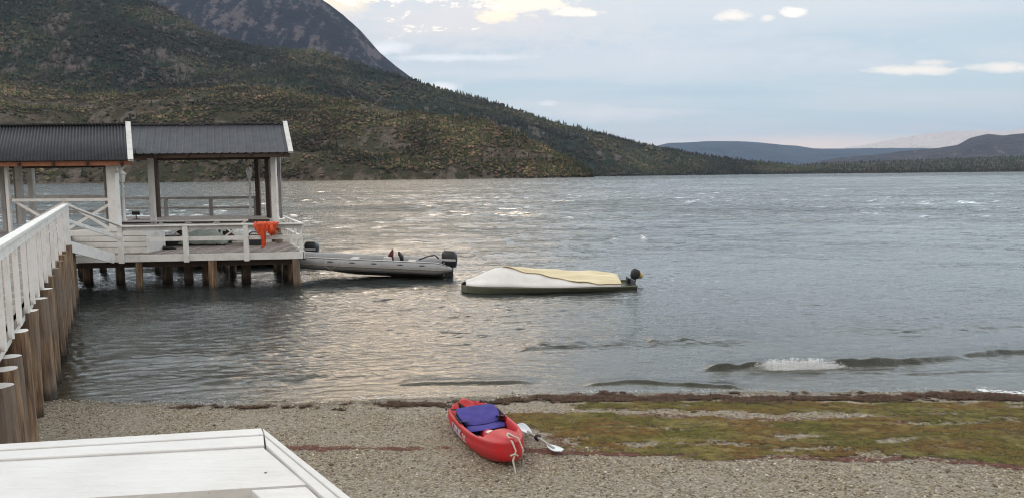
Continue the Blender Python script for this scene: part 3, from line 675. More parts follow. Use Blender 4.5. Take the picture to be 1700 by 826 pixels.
# railing
rl = wb(); rl.bar(wl(4.5), wl(20.65), .13, .05); rail = rl.build('top_rail', M['white'], wk, bevel=.006)
rl = wb(); rl.bar(wl(4.5, wl(4.5).z-.10), wl(20.6, wl(20.6).z-.10), .04, .12); rl.build('rail_board', M['white'], wk)
for nm, zz_ in ():
    rl = wb(); rl.bar(wl(4.5, wl(4.5).z-zz_, -.07), wl(20.6, wl(20.6).z-zz_, -.07), .035, .10); rl.build(nm, M['white'], wk)
for Y0 in [6.3, 7.15, 8.0]+[1507/(181-p)-.02 for p in (-2, 7, 22, 36, 46, 54, 62, 69.5, 76, 83, 89, 95, 99, 102.5, 107)][1:]:
    pm = wb(); p = wl(Y0); pm.bar((p.x, p.y, p.z-.04), (p.x, p.y, 1.68), .052, .045, upv=(0, 1, 0)); pm.build('baluster', M['white'], wk, bevel=.005)
    if False:   # crossed boards behind the balusters
        n_ = .9; a = wl(Y0+.05, p.z-.15, -.10); b = wl(Y0+n_, p.z-.95, -.10); xm = wb(); xm.bar(a, b, .03, .09); xm.build('diagonal_board', M['white'], wk)
# log piles
ptop = [(-14, 640), (-4, 612), (5, 591), (18, 549), (40, 515), (54, 495), (65, 479), (72, 458), (80, 445), (88, 433), (93, 423), (98, 417), (105, 407), (111, 399)]
def log(mb, x, y, z0, z1, r, seed, cap=0):
    rg = random.Random(seed); n = 18; rows = 14; ph = rg.random()*6; P_ = []
    lx, ly = rg.uniform(-.05, .05), rg.uniform(-.05, .05)
    bump_ = [rg.uniform(-.035, .035) for _ in range(n)]
    for i in range(rows):
        u = i/(rows-1); z = z0+(z1-z0)*u; row = []
        for k in range(n):
            a = 2*math.pi*k/n; q = r*(1.08-.12*u)*(1+.07*math.sin(3*a+ph+u*2)+1.8*bump_[k]+.015*math.sin(u*23+k))
            row.append((x+lx*(1-u)+q*math.cos(a), y+ly*(1-u)+q*math.sin(a), z))
        P_.append(row)
    mb.grid(P_, closed=True)
    mb.add(P_[-1], [tuple(range(n))], cap)
for i, (px, py) in enumerate(ptop):
    Y0 = 1507/(181-px); p = at(px, py, Y=Y0)
    pm = wb(); r_ = .135+random.uniform(-.012, .018)
    gzv = gzs(p.x, p.y)
    log(pm, p.x+.07, p.y, gzv-.4, p.z, r_, i, cap=1 if i < 7 else 0); pm.build('log_pile', [M['pile'], M['white_old']], wk, smooth=False)
for i, Y0 in enumerate((9.0, 11.5, 14, 16.8, 19.4)):      # inner row under the deck
    p = wl(Y0, 1.6, -2.6); pm = wb(); log(pm, p.x, p.y, gzs(p.x, p.y)-.4, 1.62, .13, 40+i); pm.build('log_pile', M['pile'], wk)
# ------------------------------------------------------------------ lower platform
pf = empty('pier_platform', (-10, 23.5, 0), label='low white edged landing platform on log piles with railing at the end of the walkway', cat='pier')
def pb(): m_ = MB(); m_.m = Matrix.Translation((10, -23.5, 0)); return m_
VD = Vector((-.42, 1, 0)).normalized()
c0 = at(118, 424, Y=23.3); c1 = at(503, 417, Y=23.95); LZ = 1.2
P0 = Vector((c0.x-.6, c0.y, LZ)); P1 = Vector((c1.x, c1.y, LZ)); bk = Vector((-.42*3.6, 3.6, 0))
FD = (P1-P0).normalized()
m_ = pb(); m_.prism([P0, P1, P1+bk, P0+bk], .06); m_.build('deck', M['deck'], pf)
def zsp(px, py, pt): return at(px, py, Y=pt.y).z
def fr(px):  # point on the front line seen in column px
    t_ = te(px, 400)[0]; d_ = P1-P0; k = (t_*P0.y-P0.x)/(d_.x-t_*d_.y); return P0+d_*k
N_ = Vector((FD.y, -FD.x, 0))
m_ = pb(); a = P0+N_*.03; b = P1+N_*.03; m_.bar(a+Vector((0, 0, -.125)), b+Vector((0, 0, -.125)), .05, .22); m_.build('fascia_board', M['white'], pf, bevel=.004)
m_ = pb(); sd0 = P1+VD*.03; m_.bar(P1+Vector((.03, .06, -.125)), P1+bk+Vector((.03, 0, -.125)), .05, .22); m_.build('side_board', M['white_old'], pf)
m_ = pb()
for k in range(6):
    q = P0.lerp(P1, k/5); m_.bar(q+Vector((0, .1, -.20)), q+bk+Vector((0, 0, -.20)), .10, .18)
m_.build('joists', M['dark_timber'], pf)
RZ = 2.08
for px in (202, 310, 410):
    q = fr(px)+N_*.09; m_ = pb(); m_.bar(q+Vector((0, 0, LZ-.27-LZ)), q+Vector((0, 0, RZ-.03-LZ)), .15, .09, upv=N_); m_.build('railing_post', M['white'], pf, bevel=.006)
q = P1+Vector((-.06, .02, 0)); m_ = pb(); m_.bar(q+Vector((0, 0, -.2)), q+Vector((0, 0, RZ-.03-LZ)), .09, .09, upv=N_); m_.build('railing_post', M['white'], pf)
m_ = pb(); m_.bar(fr(198)+N_*.07+Vector((0, 0, RZ-LZ)), P1+N_*.07+Vector((.05, 0, RZ-LZ)), .14, .04); m_.build('top_rail', M['white'], pf, bevel=.005)
m_ = pb(); m_.bar(fr(198)+N_*.025+Vector((0, 0, RZ-LZ-.085)), P1+N_*.025+Vector((.03, 0, RZ-LZ-.085)), .04, .12); m_.build('rail_board', M['white_old'], pf)
m_ = pb(); m_.bar(fr(246)+N_*.02+Vector((0, 0, .46)), P1+N_*.02+Vector((0, 0, .46)), .04, .13); m_.build('middle_rail', M['white'], pf)
# side railing receding on the right
for k in (.33, .66, 1.0):
    q = P1+bk*k+Vector((-.06, 0, 0)); m_ = pb(); m_.bar(q+Vector((0, 0, -.02)), q+Vector((0, 0, RZ-LZ-.03)), .07, .07, upv=N_); m_.build('railing_post', M['white'], pf)
for nm, z_ in (('top_rail', RZ-LZ), ('middle_rail', .46)):
    m_ = pb(); m_.bar(P1+Vector((-.05, .08, z_)), P1+bk+Vector((-.05, 0, z_)), .08, .05); m_.build(nm, M['white'], pf)
# crossed railing at the back edge
BY = P0.y+3.5
def bp(px, Y0=None): t_ = te(px, 385)[0]; Yb = (Y0 or 27.0); return Vector((t_*Yb, Yb, 0))
def bz(py, px=350, Y0=27.0): return at(px, py, Y=Y0).z
zt, zb = bz(368), bz(402)
m_ = pb(); m_.bar(bp(192)+Vector((0, 0, zt+.04)), bp(412)+Vector((0, 0, zt+.04)), .12, .05); m_.build('back_top_rail', M['white'], pf)
m_ = pb(); m_.bar(bp(192)+Vector((0, .02, zt-.10)), bp(412)+Vector((0, .02, zt-.10)), .03, .07); m_.build('back_rail_board', M['white_old'], pf)
m_ = pb(); m_.bar(bp(265)+Vector((0, .03, zb)), bp(412)+Vector((0, .03, zb)), .04, .06); m_.build('back_bottom_rail', M['white_old'], pf)
xs = [266, 313, 360, 407]
for a_, b_ in zip(xs[:-1], xs[1:]):
    pa, pb_ = bp(a_), bp(b_); m_ = pb(); m_.bar(pa+Vector((0, 0, zb)), pb_+Vector((0, 0, zt)), .03, .06); m_.bar(pa+Vector((0, .035, zt)), pb_+Vector((0, .035, zb)), .03, .06); m_.build('cross_brace', M['white'], pf)
for px in (266, 313, 360, 407):
    m_ = pb(); m_.bar(bp(px)+Vector((0, .04, LZ)), bp(px)+Vector((0, .04, zt+.02)), .06, .05, upv=(0, 1, 0)); m_.build('railing_post', M['white'], pf)
# piles under the platform: px, Y, radius, tone
for i, (px, Y0, r_) in enumerate([(231, 23.6, .105), (354, 23.75, .13), (492, 23.95, .115), (484, 25.2, .12), (475, 26.4, .11), (466, 27.2, .12), (459, 28.3, .12), (409, 25.6, .15), (388, 27.2, .11), (377, 28.6, .10), (366, 29.2, .09), (343, 25.2, .14), (313, 25.4, .14), (278, 25.6, .16), (262, 28.4, .12), (200, 25.5, .14), (146, 25.6, .16), (172, 28.4, .12)]):
    t_ = te(px, 450)[0]; x, y = t_*Y0, Y0; m_ = pb(); lit = i in (0, 1, 2); log(m_, x, y, gzs(x, y)-.3, (1.0 if Y0 < 26.9 else 1.55) if not lit else .97, r_, 70+i)
    m_.build('log_pile', M['pile'], pf)
m_ = pb(); m_.bar((P0.x, P0.y+.35, .86), (P1.x-.2, P1.y+.35, .86), .16, .2); m_.bar((P0.x-.8, P0.y+2.4, .86), (P1.x-1.0, P1.y+2.4, .86), .16, .2); m_.build('cross_beam', M['dark_timber'], pf)
# stairs between the walkway and the platform
st = empty('pier_stairs', (-12.6, 22, 0), label='short white wooden stairs with sloping rail leading down from walkway to platform', cat='stairs')
def sb(): m_ = MB(); m_.m = Matrix.Translation((12.6, -22, 0)); return m_
s0 = wl(20.7, 1.72); s1 = Vector((te(188, 420)[0]*22.9, 22.9, LZ-.06))
m_ = sb(); m_.bar(s0, s1, .05, .30); m_.build('stringer', M['white'], st)
m_ = sb(); m_.bar(s0+Vector((-1.1, .1, 0)), s1+Vector((-1.1, 0, 0)), .05, .30); m_.build('stringer', M['white_old'], st)
for k in range(4):
    q = s0.lerp(s1, (k+.5)/4); m_ = sb(); m_.box((q.x-1.08, q.y-.16, q.z+.02), (q.x-.03, q.y+.16, q.z+.06)); m_.build('tread', M['white_old'], st)
rtop = wl(20.68); rend = fr(202)+Vector((0, -.05, RZ-LZ+.02))
m_ = sb(); m_.bar(rtop, rend, .12, .05); m_.build('top_rail', M['white'], st)
m_ = sb(); m_.bar(rtop+Vector((0, 0, -.42)), rend+Vector((0, 0, -.40)), .04, .10); m_.build('middle_rail', M['white'], st)
m_ = sb(); m_.bar(rtop+Vector((0, 0, -.03)), rtop+Vector((0, 0, -1.25)), .11, .11, upv=(0, 1, 0)); m_.build('newel_post', M['white'], st)
# boarded white panel beside the stairs
pn = empty('boarded_panel', (at(180, 400, Y=24.0).x, 24.0, LZ), label='white horizontal board panel closing the step beside the stairs on the platform', cat='panel')
x0, x1 = at(116, 400, Y=23.95).x, at(245, 400, Y=23.95).x; z0, z1 = at(245, 413, Y=23.95).z, at(245, 381, Y=23.95).z; z0 = LZ+.003
for k in range(4):
    m_ = MB(); m_.m = Matrix.Translation(-pn.location); h_ = (z1-z0)/4
    m_.box((x0, 23.90+.004*(k % 2), z0+k*h_), (x1, 23.95+.004*(k % 2), z0+(k+1)*h_-.02)); m_.build('board', M['white'], pn, bevel=.004)
m_ = MB(); m_.m = Matrix.Translation(-pn.location); m_.box((x0, 23.96, z0), (x1-.01, 25.2, z1-.01)); m_.build('box_body', M['white_old'], pn)
# ------------------------------------------------------------------ upper platform
upf = empty('upper_deck', (-16, 26, 0), label='higher grey board deck behind the landing carrying both roofed shelters', cat='deck')
def ub(): m_ = MB(); m_.m = Matrix.Translation((16, -26, 0)); return m_
UZ = 1.74
xr = at(190, 380, Y=24).x
m_ = ub(); m_.prism([(-27, 24.05, DZ+.004), (xr+.12, 24.05, DZ+.004), (xr-1.2, 28.2, DZ+.004), (-27, 28.2, DZ+.004)], .12); m_.build('deck', M['deck'], upf)
m_ = ub(); m_.box((-27, 24.0, DZ-.26), (xr+.12, 24.045, DZ+.0)); m_.build('fascia_board', M['white_old'], upf)
UZ2 = at(350, 364, Y=27.6).z
xa, xb = at(196, 365, Y=27.6).x, at(452, 362, Y=27.6).x
m_ = ub(); m_.prism([(xa, 27.3, UZ2), (xb, 27.3, UZ2), (xb-1.3, 30.6, UZ2), (xa-1.3, 30.6, UZ2)], .10); m_.build('raised_deck', M['deck'], upf)
m_ = ub(); m_.box((xa, 27.255, UZ2-.12), (xb, 27.295, UZ2+.0)); m_.build('edge_beam', M['dark_timber'], upf)
for (xx, Yq) in ((-24, 24.4), (-21, 24.4), (-18, 24.4), (-15.2, 24.4), (-24, 27.8), (-20, 27.8), (-16, 27.8), (-13.3, 30), (-11.3, 30.1), (-9.4, 30.2)):
    m_ = ub(); log(m_, xx, Yq, gzs(xx, Yq)-.3, DZ-.13, .13, int(xx*7)); m_.build('log_pile', M['pile'], upf)
# far railing of the raised deck
fy = 30.4
def fp(px, py): return at(px, py, Y=fy)
for py_ in (329, 345.5):
    m_ = ub(); m_.bar(fp(200, py_+.5), fp(428, py_-1.2), .08, .10 if py_ < 340 else .08); m_.build('far_rail', M['grey_timber'], upf)
for px in (204, 275, 350, 424):
    m_ = ub(); t_ = fp(px, 328); m_.bar(t_, (t_.x, fy, UZ2-.02), .13, .10, upv=(0, 1, 0)); m_.build('far_post', M['grey_timber'], upf)
for px0, px1, py_ in ((-160, 192, 327), (-160, 192, 352)):
    m_ = ub(); a, b = at(px0, py_+1, Y=28.1), at(px1, py_-1, Y=28.1); m_.bar(a, b, .08, .12); m_.build('far_rail', M['white_old'], upf)
# crossed railing in front of the walkway shelter
cr = empty('crossed_railing', (-14.3, 24, DZ), label='white railing with two large crosses below the nearer shelter roof', cat='railing')
def cb(): m_ = MB(); m_.m = Matrix.Translation(-cr.location); return m_
def cp(px, py): return at(px, py, Y=24.0)
m_ = cb(); m_.bar(cp(22, 332.5), cp(188, 331), .10, .09); m_.build('top_rail', M['white'], cr)
m_ = cb(); m_.bar(cp(22, 385), cp(188, 383), .05, .07); m_.build('bottom_rail', M['white'], cr)
for a, b in (((26, 383), (107, 335)), ((26, 335), (107, 383)), ((107, 383), (188, 335)), ((107, 335), (188, 383))):
    m_ = cb(); m_.bar(cp(*a)+Vector((0, .03*(a[1] > 350), 0)), cp(*b)+Vector((0, .03*(a[1] > 350), 0)), .03, .085); m_.build('cross_board', M['white'], cr)
m_ = cb(); m_.bar(cp(107, 333), cp(107, 384), .08, .06, upv=(0, 1, 0)); m_.build('middle_post', M['white'], cr)
# ------------------------------------------------------------------ shelters
def sheet(mb, E0, E1, Rg0, Rg1, pitch, hgt, kind, thick=.012):
    """profiled roof sheet between eave line E0-E1 and ridge line Rg0-Rg1"""
    L = (E1-E0).length; n = int(L/pitch*(8 if kind == 'wave' else 6)); nrm = (E1-E0).cross(Rg0-E0).normalized(); rows = []
    if nrm.z < 0: nrm = -nrm
    for j in range(2):
        row = []
        for i in range(n+1):
            u = i/n; ph = (u*L/pitch) % 1
            h_ = hgt*(.5+.5*math.cos(ph*2*math.pi)) if kind == 'wave' else (hgt if ph < .12 else 0)
            a = E0.lerp(E1, u); b = Rg0.lerp(Rg1, u); row.append((a if j == 0 else b)+nrm*h_)
        rows.append(row)
    mb.grid(rows)
def shelter(label, eY, eP0, eP1, rP0, rP1, pitch, kind, mat, beam, front, back, lift=.0):
    E0, E1, R0, R1 = eP0, eP1, rP0, rP1
    sh = empty('pier_shelter', ((E0.x+E1.x)/2, E0.y+2, DZ), label=label, cat='shelter', group='roofed shelters on the pier')
    T = Matrix.Translation(-sh.location)
    def mb(): m_ = MB(); m_.m = T.copy(); return m_
    rf = mb(); sheet(rf, E0, E1, R0, R1, pitch, .034 if kind == 'wave' else .032, kind); roof = rf.build('roof', mat, sh, smooth=(kind == 'wave'), solid=.01)
    B0 = R0+(R0-E0)*1.0; B0.z = E0.z; B1 = R1+(R1-E1)*1.0; B1.z = E1.z
    rf = mb(); sheet(rf, B0, B1, R0, R1, pitch, .03, kind); rf.build('rear_roof', mat, sh, smooth=(kind == 'wave'), solid=.01)
    m_ = mb(); m_.bar(R0+Vector((0, 0, .05)), R1+Vector((0, 0, .05)), .26, .035); m_.build('ridge_cap', mat, sh)
    for a, b, w_ in ((E1, R1, .17), (B1, R1, .17)):
        m_ = mb(); o_ = Vector((.05, 0, -.02)); m_.bar(a+o_+Vector((-.07, 0, .03)), b+o_+Vector((-.07, 0, .10)), .155, .07); m_.build('barge_board', M['white_old'], sh)
    dn = Vector((0, 0, -.13)); inn = (R0-E0).normalized()*.12
    m_ = mb(); m_.bar(E0+dn+inn, E1+dn+inn+Vector((-.05, 0, 0)), .06, .14); m_.build('eave_beam', beam, sh)
    m_ = mb(); m_.bar(E0+Vector((0, .5, -.05)), E1+Vector((-.25, .5, -.05)), .12, .18); m_.build('wall_plate', M['dark_timber'], sh); m_ = mb(); m_.bar(B0+Vector((0, -.5, -.05)), B1+Vector((-.25, -.5, -.05)), .12, .18); m_.build('wall_plate', M['dark_timber'], sh)
    m_ = mb()
    nr = int((E1-E0).length/1.0)
    for i in range(nr+1):
        u = (i+.1)/(nr+.4); dz_ = Vector((0, 0, -.10)); m_.bar(E0.lerp(E1, u)+dz_, R0.lerp(R1, u)+dz_, .06, .12); m_.bar(B0.lerp(B1, u)+dz_, R0.lerp(R1, u)+dz_, .06, .12)
    m_.build('rafters', M['dark_timber'], sh)
    m_ = mb(); a, b = E1.copy(), B1.copy(); m_.bar(a+Vector((-.35, .4, -.02)), b+Vector((-.35, -.4, -.02)), .08, .16); m_.build('tie_beam', M['dark_timber'], sh)
    for (px, pyb, Yp, w_, mt, zt_) in front+back:
        bpnt = at(px, pyb, Y=Yp); ztop = E0.z+zt_
        m_ = mb(); m_.bar((bpnt.x, Yp, bpnt.z), (bpnt.x, Yp, ztop), w_, w_, upv=(0, 1, 0)); m_.build('post', M[mt], sh, bevel=.008)
    return sh, mb
e1 = at(484, 253, Y=26.3); e0 = at(200, 256, Y=26.3); e0.z = e1.z; r1 = at(474, 206, Y=28.3); r0 = Vector((r1.x-(e1.x-e0.x), r1.y, r1.z))
sh2, mb2 = shelter('farther shelter with dark ribbed roof and white edge board over the raised deck', 26.3, e0, e1, r0, r1, .27, 'seam', M['roof2'], M['dark_timber'],
    [(255.5, 373, 27.15, .165, 'white', .02), (458, 368, 27.4, .18, 'white', .02)],
    [(447, 362, 29.7, .16, 'dark_timber', .02), (430, 361, 30.0, .16, 'dark_timber', .02), (262, 362, 29.7, .2, 'dark_timber', .02), (467, 362, 28.6, .10, 'grey_timber', .3)])  # dark rear posts: shade under the roof put into their material
e1 = at(218, 266.5, Y=23.3); e0 = at(-260, 271, Y=23.3); e0.z = e1.z; r1 = at(213.5, 207.5, Y=25.4); r0 = Vector((r1.x-(e1.x-e0.x), r1.y, r1.z))
sh1, mb1 = shelter('nearer shelter with finely corrugated dark roof and varnished eave over walkway end', 23.3, e0, e1, r0, r1, .105, 'wave', M['roof'], M['orange_timber'],
    [(192.5, 384, 24.0, .27, 'white', .02), (18.5, 387, 24.0, .10, 'white', .0), (-150, 388, 24.0, .2, 'white', .0)],
    [(11, 385, 24.6, .13, 'grey_timber', .1), (57, 371, 27.2, .18, 'white_old', .02), (37, 372, 26.4, .17, 'white_old', .2), (31, 372, 27.6, .09, 'grey_timber', .02), (182, 371, 27.3, .15, 'grey_timber', .02)])
m_ = mb1(); a = at(194, 300, Y=23.95); m_.bar(Vector((a.x, 23.95, e1.z-.36)), Vector((a.x+.42, 23.95, e1.z-.04)), .06, .06); m_.build('corner_brace', M['white'], sh1)
# ------------------------------------------------------------------ lamps
def lamp(px, py_top, py_base, Y0, label):
    b = at(px, py_base, Y=Y0); t_ = at(px, py_top, Y=Y0); h_ = t_.z-b.z
    l = empty('lantern_lamp', b, label=label, cat='lamp', group='white lantern lamps on the pier')
    m_ = MB(); m_.lathe([(.10, 0), (.10, .06), (.055, .10), (.045, h_-.62), (.07, h_-.60), (.035, h_-.55), (.035, h_-.46), (.06, h_-.44)], 12); m_.build('lamp_post', M['white'], l, smooth=True)
    m_ = MB(); m_.lathe([(.07, h_-.44), (.12, h_-.18)], 6); m_.build('lamp_glass', M['lamp_glass'], l)
    m_ = MB(); m_.lathe([(.15, h_-.18), (.14, h_-.15), (.07, h_-.07), (.03, h_-.05), (.035, h_-.02), (.008, h_)], 12); m_.build('lamp_cap', M['white'], l, smooth=True)
    m_ = MB()
    for k in range(6):
        a = k*math.pi/3; m_.bar((.075*math.cos(a), .075*math.sin(a), h_-.44), (.125*math.cos(a), .125*math.sin(a), h_-.18), .012, .012)
    m_.build('lamp_frame', M['white'], l)
lamp(417, 277, 361, 29.9, 'white lantern on a slim post under the far end of the ribbed roof')
lamp(207, 281, 368, 25.9, 'white lantern on a grey post beside the thick post of the nearer shelter')
# ------------------------------------------------------------------ clutter on the landing
def thing(name, label, cat, loc): return empty(name, loc, label=label, cat=cat)
b = at(257, 403, Y=25.6); b.z = LZ+.003
bx_ = thing('storage_box', 'small white box with dark base standing right of the boarded panel', 'box', b)
m_ = MB(); m_.box((-.22, -.15, .12), (.22, .15, .34)); m_.build('box_body', M['white_old'], bx_, bevel=.01)
m_ = MB(); m_.box((-.25, -.17, .345), (.25, .17, .385)); m_.build('lid', M['white'], bx_, bevel=.008)
m_ = MB(); m_.box((-.24, -.14, 0), (.26, .14, .117)); m_.build('base', M['black'], bx_, bevel=.01)
b = at(257, 389, Y=26.3); b.z = LZ+.003
pt = thing('potted_plant', 'bushy green plant in a brown pot behind the small white box', 'plant', b)
m_ = MB(); m_.lathe([(.13, 0), (.18, .30), (.19, .31), (.16, .30)], 14); m_.build('pot', M['terracotta'], pt)
m_ = MB()
for i in range(260):
    a = random.random()*6.28; q = random.random()**.6*.30; c_ = Vector((q*math.cos(a)*1.2, q*math.sin(a), .36+random.random()*.30*(1-q*2))); d_ = Vector((random.gauss(0, 1), random.gauss(0, 1), random.gauss(.3, .6))).normalized()
    e_ = d_.orthogonal().normalized()*.02; m_.add([c_, c_+d_*.035+e_, c_+d_*.08, c_+d_*.035-e_], [(0, 1, 2, 3)])
m_.build('foliage', M['leaf'], pt)
b = at(276, 406, Y=25.0); b.z = LZ+.003
m_ = MB(); m_.tube([(-.28, 0, .04), (-.15, .05, .05), (0, -.03, .045), (.18, .04, .04), (.32, 0, .02)], [.05, .07, .06, .05, .02], 8)
o = m_.build('dark_bag', M['black_fabric'], smooth=True); o.location = b; tag(o, 'flat dark bag lying on the landing boards beside the small white box', 'bag')
b = at(335, 403, Y=28.4); 
# things stowed on the boat landing seen through the crossed railing
m_ = MB(); P_ = []
for i in range(13):
    u = i/12; P_.append([( -.9+1.8*u, .45*math.cos(k/8*math.pi), .05+.42*math.sin(k/8*math.pi)*(1-abs(2*u-1)**3*.8)+.02*math.sin(i*2+k)) for k in range(9)])
m_.grid(P_); o = m_.build('covered_dinghy', M['greycover'], smooth=True, solid=.01); o.location = (at(340, 390, Y=26.45).x, 26.45, LZ+.003); o.scale = (.95, .6, 1.15)
tag(o, 'grey green covered bundle lying behind the middle of the landing railing', 'bundle')
m_ = MB(); m_.box((-.14, -.12, 0), (.14, .12, .34)); m_.bar((-.14, 0, .34), (.14, 0, .34), .03, .05); o = m_.build('fuel_can', M['redthing'], bevel=.03); o.location = (at(366, 390, Y=26.4).x, 26.4, LZ+.003); tag(o, 'dark red can standing right of the grey green bundle on the landing', 'can')
m_ = MB(); m_.box((-.5, -.2, 0), (.5, .2, .30)); m_.box((-.55, -.24, .30), (.1, .24, .36)); o = m_.build('tackle_crate', M['black'], bevel=.03); o.location = (at(291, 390, Y=26.4).x, 26.4, LZ+.003); tag(o, 'low black crate behind the left cross of the landing railing', 'crate')
m_ = MB(); m_.box((-.32, -.2, 0), (.32, .2, .36)); m_.tube([(-.2, 0, .36), (-.1, 0, .45), (.1, 0, .45), (.2, 0, .36)], .025, 6); o = m_.build('black_chest', M['black'], bevel=.03); o.location = (at(422, 390, Y=26.3).x, 26.3, LZ+.003); tag(o, 'black chest behind the railing just left of the orange oilskins', 'chest')
b = at(226, 357, Y=28.2); b.z = UZ2+.003
fl = thing('floodlight', 'small dark floodlight on a short stand at the edge of the raised deck', 'floodlight', b)
m_ = MB(); m_.bar((0, 0, 0), (0, 0, .16), .03, .03); m_.box((-.10, -.06, 0), (.10, .06, .02)); m_.build('stand', M['black'], fl)
m_ = MB(); m_.box((-.14, -.05, .15), (.14, .05, .29)); m_.build('lamp_head', M['black'], fl, bevel=.01)
# ------------------------------------------------------------------ orange oilskins over the railing
cl = MB(); P_ = []; W_ = .74; rp = fr(445)
x_c = rp.x; yr = (rp+N_*.07).y
def hem(u): return .40+.06*math.sin(u*9)+(.44 if .24 < u < .52 else 0)+(-.12 if u < .12 else 0)+.02*math.sin(u*40)
def edge(u, v): return .14*max(0, v-.1)*(1-2*u)*.5
nu, nv_ = 60, 40
us = [i/(nu-1) for i in range(nu)]
for j in range(nv_):
    v = j/(nv_-1); row = []
    for u in us:
        L_ = hem(u)+.35   # total cloth length incl. the flap behind
        d_ = v*L_
        fold = .030*math.sin(u*24+v*2.0)+.020*math.sin(u*51+v*5)+.012*math.sin(v*17+u*9)
        if d_ < .25: p = (x_c+(u-.5)*W_, yr+.095+fold*.4, RZ-.22+d_)      # behind the rail
        elif d_ < .43: k = (d_-.25)/.18; p = (x_c+(u-.5)*W_, yr+.095-.19*k, RZ+.04+.018*math.sin(k*math.pi)+abs(fold)*.5)
        else:
            k = d_-.43; nar = 1-.22*min(k/.4, 1); p = (x_c+(u-.5)*W_*nar, yr-.105-abs(fold)-.02*min(k*6, 1), RZ+.03-k*1.0)
        row.append(p)
    P_.append(row)
cl.grid(P_)
ob = empty('oilskin_trousers', (x_c, yr, RZ), label='crumpled orange oilskins hanging over the landing railing near its right corner', cat='oilskins')
cl.m = Matrix.Identity(4); cl.v = [v-ob.location for v in cl.v]; cl.build('cloth', M['orange'], ob, smooth=True, solid=.008)
m_ = MB(); m_.tube([(.20, -.16, -.02), (.24, -.19, -.18), (.17, -.17, -.33)], [.05, .06, .045], 8); m_.build('sleeve', M['orange'], ob, smooth=True)
# ------------------------------------------------------------------ outboard engine
def outboard(name, parent, loc, tilt=0, yaw=0, col='black', s=1.0, band=True):
    """engine pointing its propeller to +x; hangs on parent as a part"""
    e = MB(); T = Matrix.Translation(loc) @ Matrix.Rotation(yaw, 4, 'Z') @ Matrix.Rotation(tilt, 4, 'Y') @ Matrix.Scale(s, 4)
    prof = [(-.24, .34, .12), (-.25, .42, .15), (-.24, .56, .17), (-.20, .66, .16), (-.10, .73, .13)]
    # cowling: lofted rounded rectangles
    sec = [(.26, .40, .15, 0), (.30, .42, .17, 0), (.50, .46, .18, 0), (.60, .45, .175, -.01), (.68, .38, .15, -.02), (.72, .26, .10, -.03)]
    P_ = []
    for z, lx, ly, ox in sec:
        row = []
        for k in range(20):
            a = 2*math.pi*k/20; c, s_ = math.cos(a), math.sin(a); pw = .55
            row.append((ox+math.copysign(abs(c)**pw, c)*lx/2+.02, math.copysign(abs(s_)**pw, s_)*ly, z))
        P_.append(row)
    e.m = T; e.grid(P_, closed=True); e.add(P_[-1], [tuple(range(20))]); e.add(P_[0], [tuple(range(19, -1, -1))])
    cw = e.build('engine_cowling', M[col], parent, smooth=True); 
    if band:
        e = MB(); e.m = T
        for sg in (-1, 1): e.box((-.20, sg*.187-.004, .44), (.20, sg*.187+.004, .50))
        e.build('cowling_stripe', M['silver'], cw)
    e = MB(); e.m = T; e.box((-.12, -.09, -.02), (.14, .09, .258)); e.box((-.02, -.05, -.55), (.14, .05, -.02)); e.box((-.05, -.10, -.40), (.30, .10, -.38)); e.tube([(-.12, 0, -.56), (0, 0, -.56), (.18, 0, -.56), (.26, 0, -.56)], [.02, .055, .055, .03], 10); e.box((.0, -.012, -.74), (.12, .012, -.55))
    e.box((-.28, -.10, -.10), (-.12, .10, .16)); lg = e.build('engine_leg', M[col], parent, bevel=.01)
    e = MB(); e.m = T
    for k in range(3):
        a = 2*math.pi*k/3; c, s_ = math.cos(a), math.sin(a); e.add([(.27, 0, -.56), (.25, .12*c-.05*s_, -.56+.12*s_+.05*c), (.27, .15*c, -.56+.15*s_), (.29, .12*c+.05*s_, -.56+.12*s_-.05*c)], [(0, 1, 2, 3)])
    e.build('propeller', M['silver'], lg, solid=.008)
    return cw
